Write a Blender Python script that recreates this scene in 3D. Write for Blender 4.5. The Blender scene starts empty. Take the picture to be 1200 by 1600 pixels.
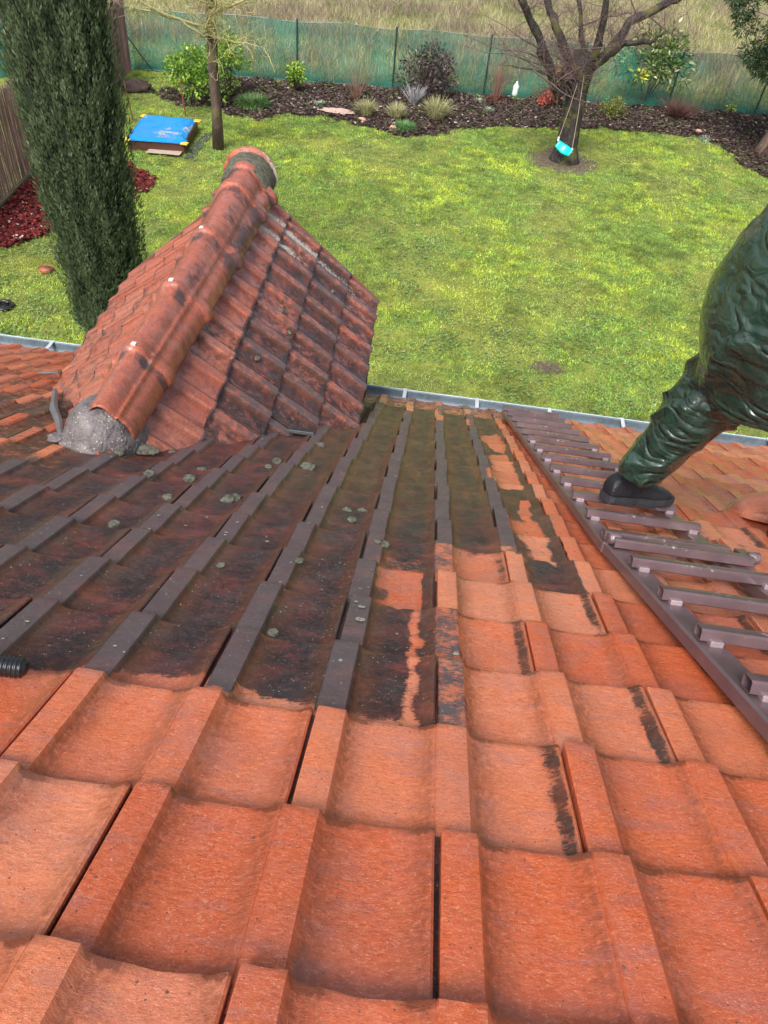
import bpy, math, random
import numpy as np
from mathutils import Matrix, Vector, noise
random.seed(7); rng = np.random.default_rng(7)
sc = bpy.context.scene
col = sc.collection
# ------------------------------------------------------------------ camera, world, sun, exposure
cd = bpy.data.cameras.new('camera'); cam = bpy.data.objects.new('camera', cd); col.objects.link(cam)
cam.matrix_world = Matrix(((0.98980, -0.13937, 0.03005, -0.10443),
                           (0.11977, 0.69159, -0.71229, -0.43133),
                           (0.07849, 0.70862, 0.70121, 6.0), (0, 0, 0, 1)))
cd.sensor_fit = 'VERTICAL'; cd.sensor_height = 32.0; cd.lens = 32.0*1156/1600
cd.clip_start = 0.02; cd.clip_end = 800
sc.camera = cam
w = bpy.data.worlds.new('World'); sc.world = w; w.use_nodes = True
wt = w.node_tree; wt.nodes.clear()
wo = wt.nodes.new('ShaderNodeOutputWorld'); wb = wt.nodes.new('ShaderNodeBackground')
sk = wt.nodes.new('ShaderNodeTexSky'); sk.sky_type = 'NISHITA'; sk.sun_disc = False
SUN_EL, SUN_AZ = 52, 200
sk.sun_elevation = math.radians(SUN_EL); sk.sun_rotation = math.radians(SUN_AZ)
sk.air_density = 1.0; sk.dust_density = 4.0; sk.ozone_density = 1.0
bw = wt.nodes.new('ShaderNodeRGBToBW'); mx = wt.nodes.new('ShaderNodeMixRGB'); mx.inputs[0].default_value = 0.62
wt.links.new(sk.outputs[0], bw.inputs[0]); wt.links.new(sk.outputs[0], mx.inputs[1]); wt.links.new(bw.outputs[0], mx.inputs[2])
wt.links.new(mx.outputs[0], wb.inputs[0]); wb.inputs[1].default_value = 0.125
wt.links.new(wb.outputs[0], wo.inputs[0])
sd = bpy.data.lights.new('sun', 'SUN'); sd.energy = 1.5; sd.angle = math.radians(20); sd.color = (1.0, 0.96, 0.90)
so = bpy.data.objects.new('sun', sd); col.objects.link(so)
# nishita: rotation measured clockwise from +Y seen from above
ax = math.sin(math.radians(SUN_AZ)); ay = math.cos(math.radians(SUN_AZ))
sdir = Vector((ax*math.cos(math.radians(SUN_EL)), ay*math.cos(math.radians(SUN_EL)), math.sin(math.radians(SUN_EL))))
so.rotation_euler = sdir.to_track_quat('Z', 'Y').to_euler()
vs = sc.view_settings; vs.view_transform = 'Standard'; vs.look = 'None'; vs.exposure = 1.12; vs.gamma = 1; vs.use_curve_mapping = False
sc.cycles.max_bounces = 6; sc.cycles.transparent_max_bounces = 12

# ------------------------------------------------------------------ helpers
def tag(o, label=None, cat=None, group=None, kind=None):
    if label: o['label'] = label
    if cat: o['category'] = cat
    if group: o['group'] = group
    if kind: o['kind'] = kind
    return o
def empty(name, loc, label=None, cat=None, group=None):
    o = bpy.data.objects.new(name, None); o.empty_display_size = .1; col.objects.link(o); o.location = loc
    return tag(o, label, cat, group)
def link(name, me, mat=None, parent=None, smooth=False, origin=None):
    """world-space mesh data -> object; with a parent Empty the data is kept in world place"""
    if mat is not None and len(me.materials) == 0: me.materials.append(mat)
    if smooth: me.polygons.foreach_set('use_smooth', [True]*len(me.polygons))
    o = bpy.data.objects.new(name, me); col.objects.link(o)
    if origin is not None:
        o.location = origin
    if parent is not None:
        o.parent = parent
        bpl = pworld(parent)
        o.matrix_parent_inverse = bpl.inverted()
    return o
def pworld(p):
    m = Matrix.LocRotScale(p.location, p.rotation_euler, p.scale)
    if p.parent: m = pworld(p.parent) @ p.matrix_parent_inverse @ m
    return m
def mesh(name, V, F, attrs=None, origin=None):
    V = np.asarray(V, dtype=np.float64)
    if origin is not None: V = V - np.asarray(origin)
    me = bpy.data.meshes.new(name)
    F = F if isinstance(F, list) else [tuple(f) for f in np.asarray(F).tolist()]
    me.from_pydata(V.tolist(), [], F); 
    for k, a in (attrs or {}).items(): setattr_(me, k, a)
    me.update()
    return me
def setattr_(me, k, a):
    a = np.asarray(a, dtype=np.float32)
    if a.ndim == 1:
        at = me.attributes.new(k, 'FLOAT', 'POINT'); at.data.foreach_set('value', a)
    else:
        at = me.attributes.new(k, 'FLOAT_VECTOR', 'POINT'); at.data.foreach_set('vector', a.ravel())
def bigmesh(name, V, loops, k, attrs=None):
    """fast build: loops (M*k,) index array of M k-gons"""
    me = bpy.data.meshes.new(name); M = len(loops)//k
    me.vertices.add(len(V)); me.vertices.foreach_set('co', np.asarray(V, dtype=np.float32).ravel())
    me.loops.add(len(loops)); me.loops.foreach_set('vertex_index', np.asarray(loops, dtype=np.int32))
    me.polygons.add(M); me.polygons.foreach_set('loop_start', np.arange(0, M*k, k, dtype=np.int32))
    for kk, a in (attrs or {}).items(): setattr_(me, kk, a)
    me.update(calc_edges=True); return me
class MB:
    def __init__(s): s.V = []; s.F = []
    def add(s, V, F):
        n = len(s.V); s.V += [tuple(v) for v in V]; s.F += [tuple(i+n for i in f) for f in F]; return s
    def box(s, c, d, ex=(1,0,0), ey=(0,1,0), ez=(0,0,1)):
        c, ex, ey, ez = map(Vector, (c, ex, ey, ez)); h = [x/2 for x in d]
        V = [c+ex*(sx*h[0])+ey*(sy*h[1])+ez*(sz*h[2]) for sz in (-1,1) for sy in (-1,1) for sx in (-1,1)]
        return s.add(V, [(0,2,3,1),(4,5,7,6),(0,1,5,4),(2,6,7,3),(0,4,6,2),(1,3,7,5)])
    def tube(s, pts, rad, n=8, cap=True):
        pts = [Vector(p) for p in pts]; rs = rad if isinstance(rad, (list, tuple)) else [rad]*len(pts)
        V = []; F = []; up = None
        for i, p in enumerate(pts):
            t = (pts[min(i+1, len(pts)-1)]-pts[max(i-1, 0)]).normalized()
            if up is None:
                a = Vector((0,0,1)) if abs(t.z) < .9 else Vector((1,0,0)); up = t.cross(a).normalized()
            up = (up-t*up.dot(t)).normalized(); b = t.cross(up)
            for k in range(n):
                an = 2*math.pi*k/n; V.append(p+(up*math.cos(an)+b*math.sin(an))*rs[i])
        for i in range(len(pts)-1):
            for k in range(n):
                a, b2 = i*n+k, i*n+(k+1) % n; F.append((a, b2, b2+n, a+n))
        if cap: F.append(tuple(range(n-1, -1, -1))); m = (len(pts)-1)*n; F.append(tuple(range(m, m+n)))
        return s.add(V, F)
    def build(s, name, mat, parent=None, smooth=False, bevel=0):
        V = np.array([tuple(v) for v in s.V]); org = V.mean(0)
        me = mesh(name, V, s.F, origin=org); o = link(name, me, mat, parent, smooth, origin=org)
        if bevel:
            m = o.modifiers.new('b', 'BEVEL'); m.width = bevel; m.segments = 2; m.limit_method = 'ANGLE'
        return o
def N3(x, y, z=0, s=1.0): return noise.noise(Vector((x*s, y*s, z*s)))

# ------------------------------------------------------------------ material helpers
class NT:
    def __init__(s, name):
        s.m = bpy.data.materials.new(name); s.m.use_nodes = True; s.t = s.m.node_tree; s.t.nodes.clear()
        s.out = s.t.nodes.new('ShaderNodeOutputMaterial'); s.b = s.t.nodes.new('ShaderNodeBsdfPrincipled')
        s.t.links.new(s.b.outputs[0], s.out.inputs[0])
    def n(s, typ, ins=None, **kw):
        nd = s.t.nodes.new('ShaderNode'+typ)
        for k, v in kw.items(): setattr(nd, k, v)
        for k, v in (ins or {}).items(): s.put(nd.inputs[k], v)
        return nd
    def put(s, sock, v):
        if hasattr(v, 'is_output') or isinstance(v, bpy.types.NodeSocket): s.t.links.new(v, sock)
        else: sock.default_value = v
    def set(s, **kw):
        for k, v in kw.items(): s.put(s.b.inputs[k.replace('_', ' ')], v)
    def attr(s, name, out='Fac'): return s.n('Attribute', attribute_name=name).outputs[out]
    def pos(s): return s.n('NewGeometry').outputs['Position']
    def map(s, v, scale=(1,1,1), loc=(0,0,0)): return s.n('Mapping', {0: v, 1: loc, 3: scale}).outputs[0]
    def noise(s, v, scale=1., detail=3., rough=.55, dist=0.): return s.n('TexNoise', {'Vector': v, 'Scale': scale, 'Detail': detail, 'Roughness': rough, 'Distortion': dist}).outputs[0]
    def vor(s, v, scale=1., out='Distance', rnd=1.): return s.n('TexVoronoi', {'Vector': v, 'Scale': scale, 'Randomness': rnd}).outputs[out]
    def math(s, op, a, b=0., c=0., clamp=False):
        nd = s.n('Math', operation=op, use_clamp=clamp); s.put(nd.inputs[0], a); s.put(nd.inputs[1], b)
        if op == 'MULTIPLY_ADD': s.put(nd.inputs[2], c)
        return nd.outputs[0]
    def step(s, v, lo, hi, a=0., b=1.):
        nd = s.n('MapRange', {0: v, 1: lo, 2: hi, 3: a, 4: b}, interpolation_type='SMOOTHSTEP'); return nd.outputs[0]
    def mix(s, f, a, b, mode='MIX'):
        nd = s.n('MixRGB', blend_type=mode); s.put(nd.inputs[0], f)
        for k, x in ((1, a), (2, b)): s.put(nd.inputs[k], (tuple(x)+(1,)) if isinstance(x, (tuple, list)) and len(x) == 3 else x)
        return nd.outputs[0]
    def ramp(s, f, stops):
        nd = s.n('ValToRGB'); s.put(nd.inputs[0], f); e = nd.color_ramp.elements
        while len(e) < len(stops): e.new(.5)
        for el, (p, c) in zip(e, stops): el.position = p; el.color = tuple(c)+(1,)
        return nd.outputs[0]
    def sep(s, v): return s.n('SeparateXYZ', {0: v}).outputs
    def bump(s, h, strength=.3, dist=.01, normal=None):
        nd = s.n('Bump', {'Height': h, 'Strength': strength, 'Distance': dist})
        if normal is not None: s.put(nd.inputs['Normal'], normal)
        return nd.outputs[0]

def simple(name, c, rough=.6, var=.25, scale=8., metal=0., bump=.2, spec=.5, c2=None, stretch=(1,1,1), coat=0.):
    t = NT(name); p = t.map(t.pos(), stretch); n1 = t.noise(p, scale, 4); n2 = t.noise(p, scale*7, 3)
    c2 = c2 or tuple(x*(1-var) for x in c)
    cc = t.mix(t.step(n1, .3, .7), c, c2)
    cc = t.mix(t.math('MULTIPLY', t.step(n2, .45, .7), .35), cc, tuple(min(1, x*1.35) for x in c))
    t.set(Base_Color=cc, Roughness=t.step(n2, .2, .8, max(.02, rough-.12), min(1, rough+.12)), Metallic=metal, Specular_IOR_Level=spec, Coat_Weight=coat, Coat_Roughness=.12)
    if bump: t.set(Normal=t.bump(t.math('ADD', n1, n2), bump, .01))
    return t.m

def tile_material():
    t = NT('clay_tile')
    ruv = t.attr('ruv', 'Vector'); wv = t.sep(t.attr('wear_shade', 'Vector')); dirt_dark, grime_shade, moss = wv[0], wv[1], wv[2]
    w2 = t.sep(t.attr('wear_shade2', 'Vector')); tint, white, face = w2[0], w2[1], w2[2]
    big = t.noise(ruv, 1.1, 4, .6); mid = t.noise(ruv, 5.5, 4, .62)
    gr = t.noise(t.map(ruv, (11, 38, 9)), 1., 5, .75, .0)           # brushed grain running across the tile
    gr2 = t.noise(t.map(ruv, (38, 88, 26)), 1., 3, .75)
    fine = t.noise(ruv, 75, 3, .6)
    base = t.ramp(gr, [(.25, (.47, .092, .028)), (.5, (.63, .152, .052)), (.75, (.74, .225, .100))])
    base = t.mix(t.math('MULTIPLY', t.step(big, .45, .66), .45), base, (.44, .135, .085))  # lilac wear patches that also carry wet sky sheen in the colour
    base = t.mix(t.math('MULTIPLY', t.step(mid, .5, .75), .42), base, (.58, .17, .045))
    base = t.mix(t.math('MULTIPLY', t.step(t.noise(t.map(ruv, (2.2, 7, 2)), 1., 3), .52, .7), .4), base, (.36, .15, .13))
    base = t.mix(t.math('MULTIPLY', t.step(gr2, .55, .78), .30), base, (.80, .42, .28))
    base = t.mix(t.math('MULTIPLY', t.step(gr2, .46, .28), .30), base, (.26, .07, .03))
    hs = t.n('HueSaturation', {'Hue': t.step(tint, 0, 1, .494, .503), 'Saturation': t.step(tint, 0, 1, 1.03, .93), 'Value': t.step(tint, 0, 1, .90, 1.06), 'Color': base})
    base = hs.outputs[0]
    aged = t.attr('aged')
    base = t.mix(t.math('MULTIPLY', aged, t.step(mid, .25, .75, .55, 1.0)), base, t.mix(t.step(gr, .35, .65), (.13, .040, .034), (.30, .095, .070)))
    base = t.mix(t.math('MULTIPLY', t.step(fine, .42, .30), .35), base, (.20, .05, .025))
    base = t.mix(t.math('MULTIPLY', t.step(t.noise(t.map(ruv, (60, 95, 60), (3, 5, 1)), 1., 2, .6), .60, .72), .38), base, (.86, .56, .42))
    grit = t.noise(t.map(ruv, (24, 40, 24), (1, 2, 3)), 1., 6, .82)
    base = t.mix(t.step(grit, .53, .72, 0, .45), base, (.86, .46, .32))
    base = t.mix(t.step(grit, .46, .32, 0, .60), base, (.22, .045, .018))
    # rusty film lying in the coves beside the ribs, with painted step shadow at noses
    gm = t.math('MULTIPLY', grime_shade, t.step(t.noise(t.map(ruv, (26, 15, 9)), 1., 4, .7), .18, .66), clamp=True)
    base = t.mix(t.math('MULTIPLY', gm, .85), base, t.mix(mid, (.075, .022, .010), (.22, .045, .012)))
    # small dark lichen spots
    sp = t.vor(t.map(ruv, (1, 1, 1)), 13.); spc = t.n('TexVoronoi', {'Vector': ruv, 'Scale': 13.}).outputs['Color']
    spr = t.sep(spc)[0]
    thr = t.math('MULTIPLY', t.step(spr, .80, 1.0), .17)
    wob = t.math('ADD', sp, t.math('MULTIPLY', t.math('SUBTRACT', fine, .5), .16))
    spots = t.math('MULTIPLY', t.math('LESS_THAN', wob, thr), t.step(t.noise(ruv, 1.7, 2), .42, .56))
    sp2 = t.n('TexVoronoi', {'Vector': ruv, 'Scale': 34.}); s2 = t.math('MULTIPLY', t.step(t.sep(sp2.outputs['Color'])[1], .86, 1.0), .24)
    spots = t.math('MAXIMUM', spots, t.math('LESS_THAN', sp2.outputs[0], s2))
    base = t.mix(t.math('MULTIPLY', spots, .8), base, (.07, .055, .055))
    # black crust (algae and soot) plus the painted dark of tile gaps, edge broken up by the brush-like grain
    edge = t.math('ADD', t.math('ADD', t.math('MULTIPLY', t.math('SUBTRACT', gr, .5), .6), t.math('MULTIPLY', t.math('SUBTRACT', grit, .5), .9)), t.math('MULTIPLY', t.math('SUBTRACT', mid, .5), .7))
    dm = t.step(t.math('ADD', dirt_dark, t.math('MULTIPLY', edge, .95)), .42, .60)
    cn = t.noise(t.map(ruv, (1.6, 2.2, 1.6)), 1., 4, .6)
    crust = t.ramp(cn, [(.30, (.009, .008, .010)), (.45, (.022, .013, .015)), (.58, (.075, .019, .018)), (.74, (.20, .045, .026))])
    crust = t.mix(t.step(gr2, .52, .74, 0, .6), crust, (.16, .075, .068))
    crust = t.mix(t.step(grit, .54, .72, 0, .75), crust, (.27, .19, .17))
    crust = t.mix(t.step(grit, .46, .34, 0, .7), crust, (.010, .009, .010))
    g2 = t.noise(t.map(ruv, (9, 14, 9), (7, 1, 2)), 1., 5, .85)
    crust = t.mix(t.step(g2, .52, .66, 0, .75), crust, t.mix(cn, (.060, .037, .040), (.22, .062, .040)))
    crust = t.mix(t.step(g2, .47, .36, 0, .75), crust, (.011, .010, .012))
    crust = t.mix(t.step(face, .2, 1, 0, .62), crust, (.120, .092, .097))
    crust = t.mix(t.math('MULTIPLY', spots, .7), crust, (.02, .018, .018))
    olive = t.ramp(t.noise(t.map(ruv, (4, 1.6, 3)), 1., 4, .6), [(.3, (.034, .021, .009)), (.5, (.085, .052, .018)), (.72, (.21, .090, .028))]); olive = t.mix(t.step(g2, .47, .36, 0, .6), olive, (.030, .020, .010)); olive = t.mix(t.step(grit, .45, .60, .55, 0), olive, (.028, .020, .010)); olive = t.mix(t.step(grit, .58, .72, 0, .5), olive, (.30, .20, .12))
    crust = t.mix(t.math('MULTIPLY', moss, .85), crust, olive)
    crust = t.mix(t.math('MULTIPLY', gm, .7), crust, t.mix(mid, (.06, .03, .014), (.20, .065, .018)))
    c = t.mix(dm, base, crust)
    # white crustose lichen
    vw = t.n('TexVoronoi', {'Vector': ruv, 'Scale': 17.}); wr = t.math('MULTIPLY', t.step(t.sep(vw.outputs['Color'])[2], .86, 1.), .15)
    dots = t.math('MULTIPLY', t.math('LESS_THAN', t.math('ADD', vw.outputs[0], t.math('MULTIPLY', t.math('SUBTRACT', fine, .5), .16)), wr), t.math('MULTIPLY', dm, t.step(t.noise(ruv, 1.3, 2), .44, .56)))
    v3 = t.n('TexVoronoi', {'Vector': ruv, 'Scale': 42.}); w3 = t.math('MULTIPLY', t.step(t.sep(v3.outputs['Color'])[0], .90, 1.), .24)
    dots = t.math('MAXIMUM', dots, t.math('MULTIPLY', t.math('LESS_THAN', v3.outputs[0], w3), dm))
    wm = t.step(t.math('ADD', white, t.math('MULTIPLY', t.math('SUBTRACT', t.noise(ruv, 16, 4, .7), .5), 1.5)), .5, .62)
    c = t.mix(t.math('MULTIPLY', t.math('MAXIMUM', dots, wm), .85), c, t.mix(fine, (.26, .27, .22), (.62, .62, .55)))
    ro = t.math('ADD', t.step(mid, .3, .7, .27, .42), t.math('MULTIPLY', dm, .10))
    ro = t.math('ADD', ro, t.math('MULTIPLY', t.math('MAXIMUM', wm, dots), .4), clamp=True)
    h = t.math('ADD', t.math('MULTIPLY', gr, .4), t.math('ADD', t.math('MULTIPLY', gr2, .4), t.math('MULTIPLY', grit, .9)))
    h = t.math('ADD', h, t.math('MULTIPLY', t.math('MAXIMUM', wm, spots), .6))
    nb = t.bump(h, .55, .0035); nb = t.bump(mid, .35, .006, nb)
    wet = t.step(t.noise(ruv, 2.3, 3, .6), .40, .62)
    t.set(Base_Color=c, Roughness=ro, Normal=nb, Specular_IOR_Level=.36, Coat_Weight=t.math('MULTIPLY', t.math('MULTIPLY_ADD', wet, .75, .05), t.step(dm, 0, 1, 1, .45)), Coat_Roughness=.09, Coat_Normal=t.bump(t.math('ADD', mid, t.math('MULTIPLY', gr, .3)), .35, .006))
    return t.m
M_TILE = tile_material()
M_DECK = simple('dark_batten_wood', (.045, .022, .014), .8)
M_WALL = simple('render_wall', (.55, .50, .42), .85, .1, 3.)
M_ZINC = simple('zinc', (.11, .145, .175), .45, .35, 5., metal=.0, bump=.05)
M_MORTAR = (lambda: None)
def mortar_mat():
    t = NT('weathered_mortar'); p = t.pos(); n = t.noise(p, 14, 5, .65); f = t.noise(p, 90, 3); v = t.vor(p, 60)
    c = t.ramp(n, [(.3, (.05, .042, .045)), (.5, (.13, .108, .115)), (.7, (.24, .21, .20))])
    c = t.mix(t.step(f, .58, .7), c, (.10, .10, .06)); c = t.mix(t.math('MULTIPLY', t.math('LESS_THAN', v, .16), .7), c, (.6, .6, .52))
    t.set(Base_Color=c, Roughness=.6, Normal=t.bump(t.math('ADD', n, f), .7, .012)); return t.m
M_MORTAR = mortar_mat()
M_MOSS = simple('cushion_moss', (.20, .20, .16), .95, .5, 70., bump=.9, c2=(.05, .048, .032))
M_LICHEN = simple('pale_lichen', (.40, .41, .35), .9, .6, 60., bump=.5, c2=(.10, .10, .08))

# ------------------------------------------------------------------ main roof
U, A, PHI = .21, 1.2389, math.radians(29)
cP, sP = math.cos(PHI), math.sin(PHI)
EX = np.array([1., 0, 0]); EY = np.array([0, cP, -sP]); EZ = np.array([0, sP, cP]); OR = np.array([0, 0, 4.99903])
def R(u, v, z=0.):
    """roof units (u across, v in courses, z off the rib tops) to world"""
    return OR+EX*(u*U)+EY*(v*A*U)+EZ*(z*U)
CW = np.array(cam.matrix_world)
def pix(P):
    P = np.atleast_2d(P); c = (P-CW[:3, 3])@CW[:3, :3]
    zz = np.minimum(c[:, 2], -1e-3); out = np.stack([600+1156*c[:, 0]/-zz, 800-1156*c[:, 1]/-zz], 1); out[c[:, 2] > -.02] = 1e6
    return out
def pixray(px, py):
    d = CW[:3, :3]@np.array([px-600, -(py-800), -1156.]); return d/np.linalg.norm(d)
def on_z(px, py, z=0.):
    d = pixray(px, py); return CW[:3, 3]+d*(z-CW[2, 3])/d[2]
def on_y(px, py, y):
    d = pixray(px, py); return CW[:3, 3]+d*(y-CW[1, 3])/d[1]
def on_roof(px, py, z=0.):
    d = pixray(px, py); p0 = CW[:3, 3]; t = -((p0-OR-EZ*z*U)@EZ)/(d@EZ); q = p0+t*d-OR
    return q@EX/U, q@EY/U/A

# one tile across: (x, height) in rib spacings; rib, cove, pan, rising cove, rib, cove, pan, lip
PROF = [(.008,-.19,0),(.008,-.010,0),(.020,.0,1),(.13,.002,1),(.238,.001,1),(.2395,.0005,1),(.266,-.048,0),(.30,-.080,0),(.37,-.098,0),(.48,-.103,0),(.62,-.105,0),(.76,-.102,0),(.84,-.090,0),(.89,-.066,0),(.935,-.034,.1),(.966,-.014,.5),(.974,-.017,.6),(.984,-.001,1),
        (1.08,.002,1),(1.216,.001,1),(1.2175,.0005,1),(1.244,-.048,0),(1.278,-.080,0),(1.35,-.098,0),(1.46,-.103,0),(1.60,-.105,0),(1.74,-.102,0),(1.82,-.090,0),(1.875,-.066,0),(1.92,-.036,.1),(1.945,-.022,.4),(1.958,-.018,.5),(1.974,-.030,.3),(1.977,-.095,0),(2.05,-.10,0)]
PX = np.array([p[0] for p in PROF]); PZ = np.array([p[1] for p in PROF]); PZ = np.where((PZ < -.02) & (PX > .1) & (PX < 1.95), PZ*.84, PZ); PF = np.array([p[2] for p in PROF])
PG = np.clip(np.interp(PX % 1.0, [0,.235,.26,.31,.38,.50,.78,.86,.93,.97,1], [0,.05,.85,1,.55,.0,.0,.50,.85,.3,0]), 0, 1)
TST = .105                      # drop of the tile surface over one exposure
def tile_grid(nv, lod):
    if lod <= 0: sel = np.arange(len(PX))
    elif lod == 1: sel = np.array([0,1,2,4,5,7,9,11,12,14,15,17,19,20,22,24,26,27,29,31,32,33])
    else: sel = np.array([1,4,7,11,14,17,19,22,26,29,31,33])
    ts = np.concatenate([[0, 0, .006, .02], np.linspace(.06, 1.14, nv)])
    return sel, ts
def make_tile(origin, ex, ey, ez, u0, v0, wear_shade_fn, nv=10, lod=0, seed=0, clip=None, aged=0.):
    """nose at v0 (units of A), body running up-slope; returns V,F,attrs in world"""
    r = random.Random(seed); sel, ts = tile_grid(nv, lod)
    x = PX[sel]; z = PZ[sel]; fc = PF[sel]; g = PG[sel]
    if lod < 0:
        xi = np.unique(np.concatenate([np.arange(len(x))]+[np.arange(a, a+1, 1/max(1, round((x[a+1]-x[a])/.035))) for a in range(len(x)-1)]+[[len(x)-1.]])); ii = np.arange(len(x)); x, z, fc, g = [np.interp(xi, ii, w_) for w_ in (x, z, fc, g)]
    tx, ty, dz, dx, sk_ = r.gauss(0, .010), r.gauss(0, .010), r.gauss(0, .005), r.gauss(0, .006), r.gauss(0, .008)
    X, T = np.meshgrid(x, ts); Z = np.broadcast_to(z, X.shape).copy()
    drop = np.zeros_like(T); drop[0] = -.085; drop[1] = -.022; drop[2] = -.004
    Z = Z*(1-.10*np.clip(1-T*4, 0, 1))
    wav = r.gauss(0, .005)*np.sin(X*2.2+r.random()*6)+r.gauss(0, .002)*np.sin(X*7+r.random()*6)
    low = Z[0].min()
    Z = Z-TST*T+drop+tx*(X-1)+dz+.012*np.sin(math.pi*np.clip(T, 0, 1))*r.uniform(-.5, .8)
    Z[0] = np.minimum(Z[0], Z[1]-.03)
    Vv = v0-T+wav*np.clip(1-T*3, 0, 1)/A
    chip = np.array([max(0., N3(a*6+seed, seed*.3)-.12)*.13+.006*N3(a*18+seed, 2.) for a in x]); Vv[0] -= chip; Vv[2] -= chip*.3
    Vv[1] = Vv[0]
    Ux = u0+X+dx+sk_*(T-.5)
    n = Z.shape[1]; m = Z.shape[0]
    P = origin+np.outer(Ux.ravel()*U, ex)+np.outer(Vv.ravel()*A*U, ey)+np.outer(Z.ravel()*U, ez)
    F = [(i*n+j, i*n+j+1, (i+1)*n+j+1, (i+1)*n+j) for i in range(m-1) for j in range(n-1)]
    uu, vv = Ux.ravel(), Vv.ravel()
    d, gg, mo, wh = wear_shade_fn(uu, vv, np.tile(x, m), np.tile(fc, m), u0, v0, r)
    G = np.tile(g, m)*gg
    D = d.reshape(m, n)
    for _ in range(2 if lod < 0 else 1):
        E = D.copy(); E[2:-1, 2:-2] = (D[2:-1, 2:-2]*2+D[1:-2, 2:-2]+D[3:, 2:-2]+D[2:-1, 1:-3]+D[2:-1, 3:-1])/6; D = E
    d = D.ravel()
    tint = r.random()
    off = r.random()*40
    ruv = np.stack([uu, vv*A, np.full_like(uu, off)], 1)
    at = {'ruv': ruv, 'wear_shade': np.stack([d, G, mo], 1), 'wear_shade2': np.stack([np.full_like(uu, tint), wh, np.tile(fc, m)], 1)}
    at['aged'] = np.full(len(uu), np.clip(aged+(r.uniform(-.12, .12) if aged else (r.uniform(0, .3) if r.random() < .4 else 0)), 0, 1))
    return P, F, at

def inpoly(x, y, poly):
    c = np.zeros(x.shape, bool); n = len(poly)
    for i in range(n):
        x1, y1 = poly[i]; x2, y2 = poly[(i+1) % n]
        if y1 == y2: continue
        k = ((y1 > y) != (y2 > y)) & (x < (x2-x1)*(y-y1)/(y2-y1)+x1); c ^= k
    return c
def rpoly(pts): return [on_roof(*p) for p in pts]
FANS = [(rpoly([(765,730),(772,748),(782,754),(818,757),(812,738),(780,732)]), .0), (rpoly([(760,710),(768,703),(795,705),(802,720),(773,719)]), .05),
        (rpoly([(768,719),(802,720),(812,738),(770,733)]), .33),
        (rpoly([(750,677),(777,672),(790,690),(790,704),(778,700),(768,692)]), .05), (rpoly([(792,802),(842,806),(854,823),(862,842),(870,876),(845,866),(832,846),(800,824)]), .36),
        (rpoly([(814,776),(829,776),(831,806),(813,802)]), .08), (rpoly([(800,822),(832,846),(845,866),(800,866)]), .62)]
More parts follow.
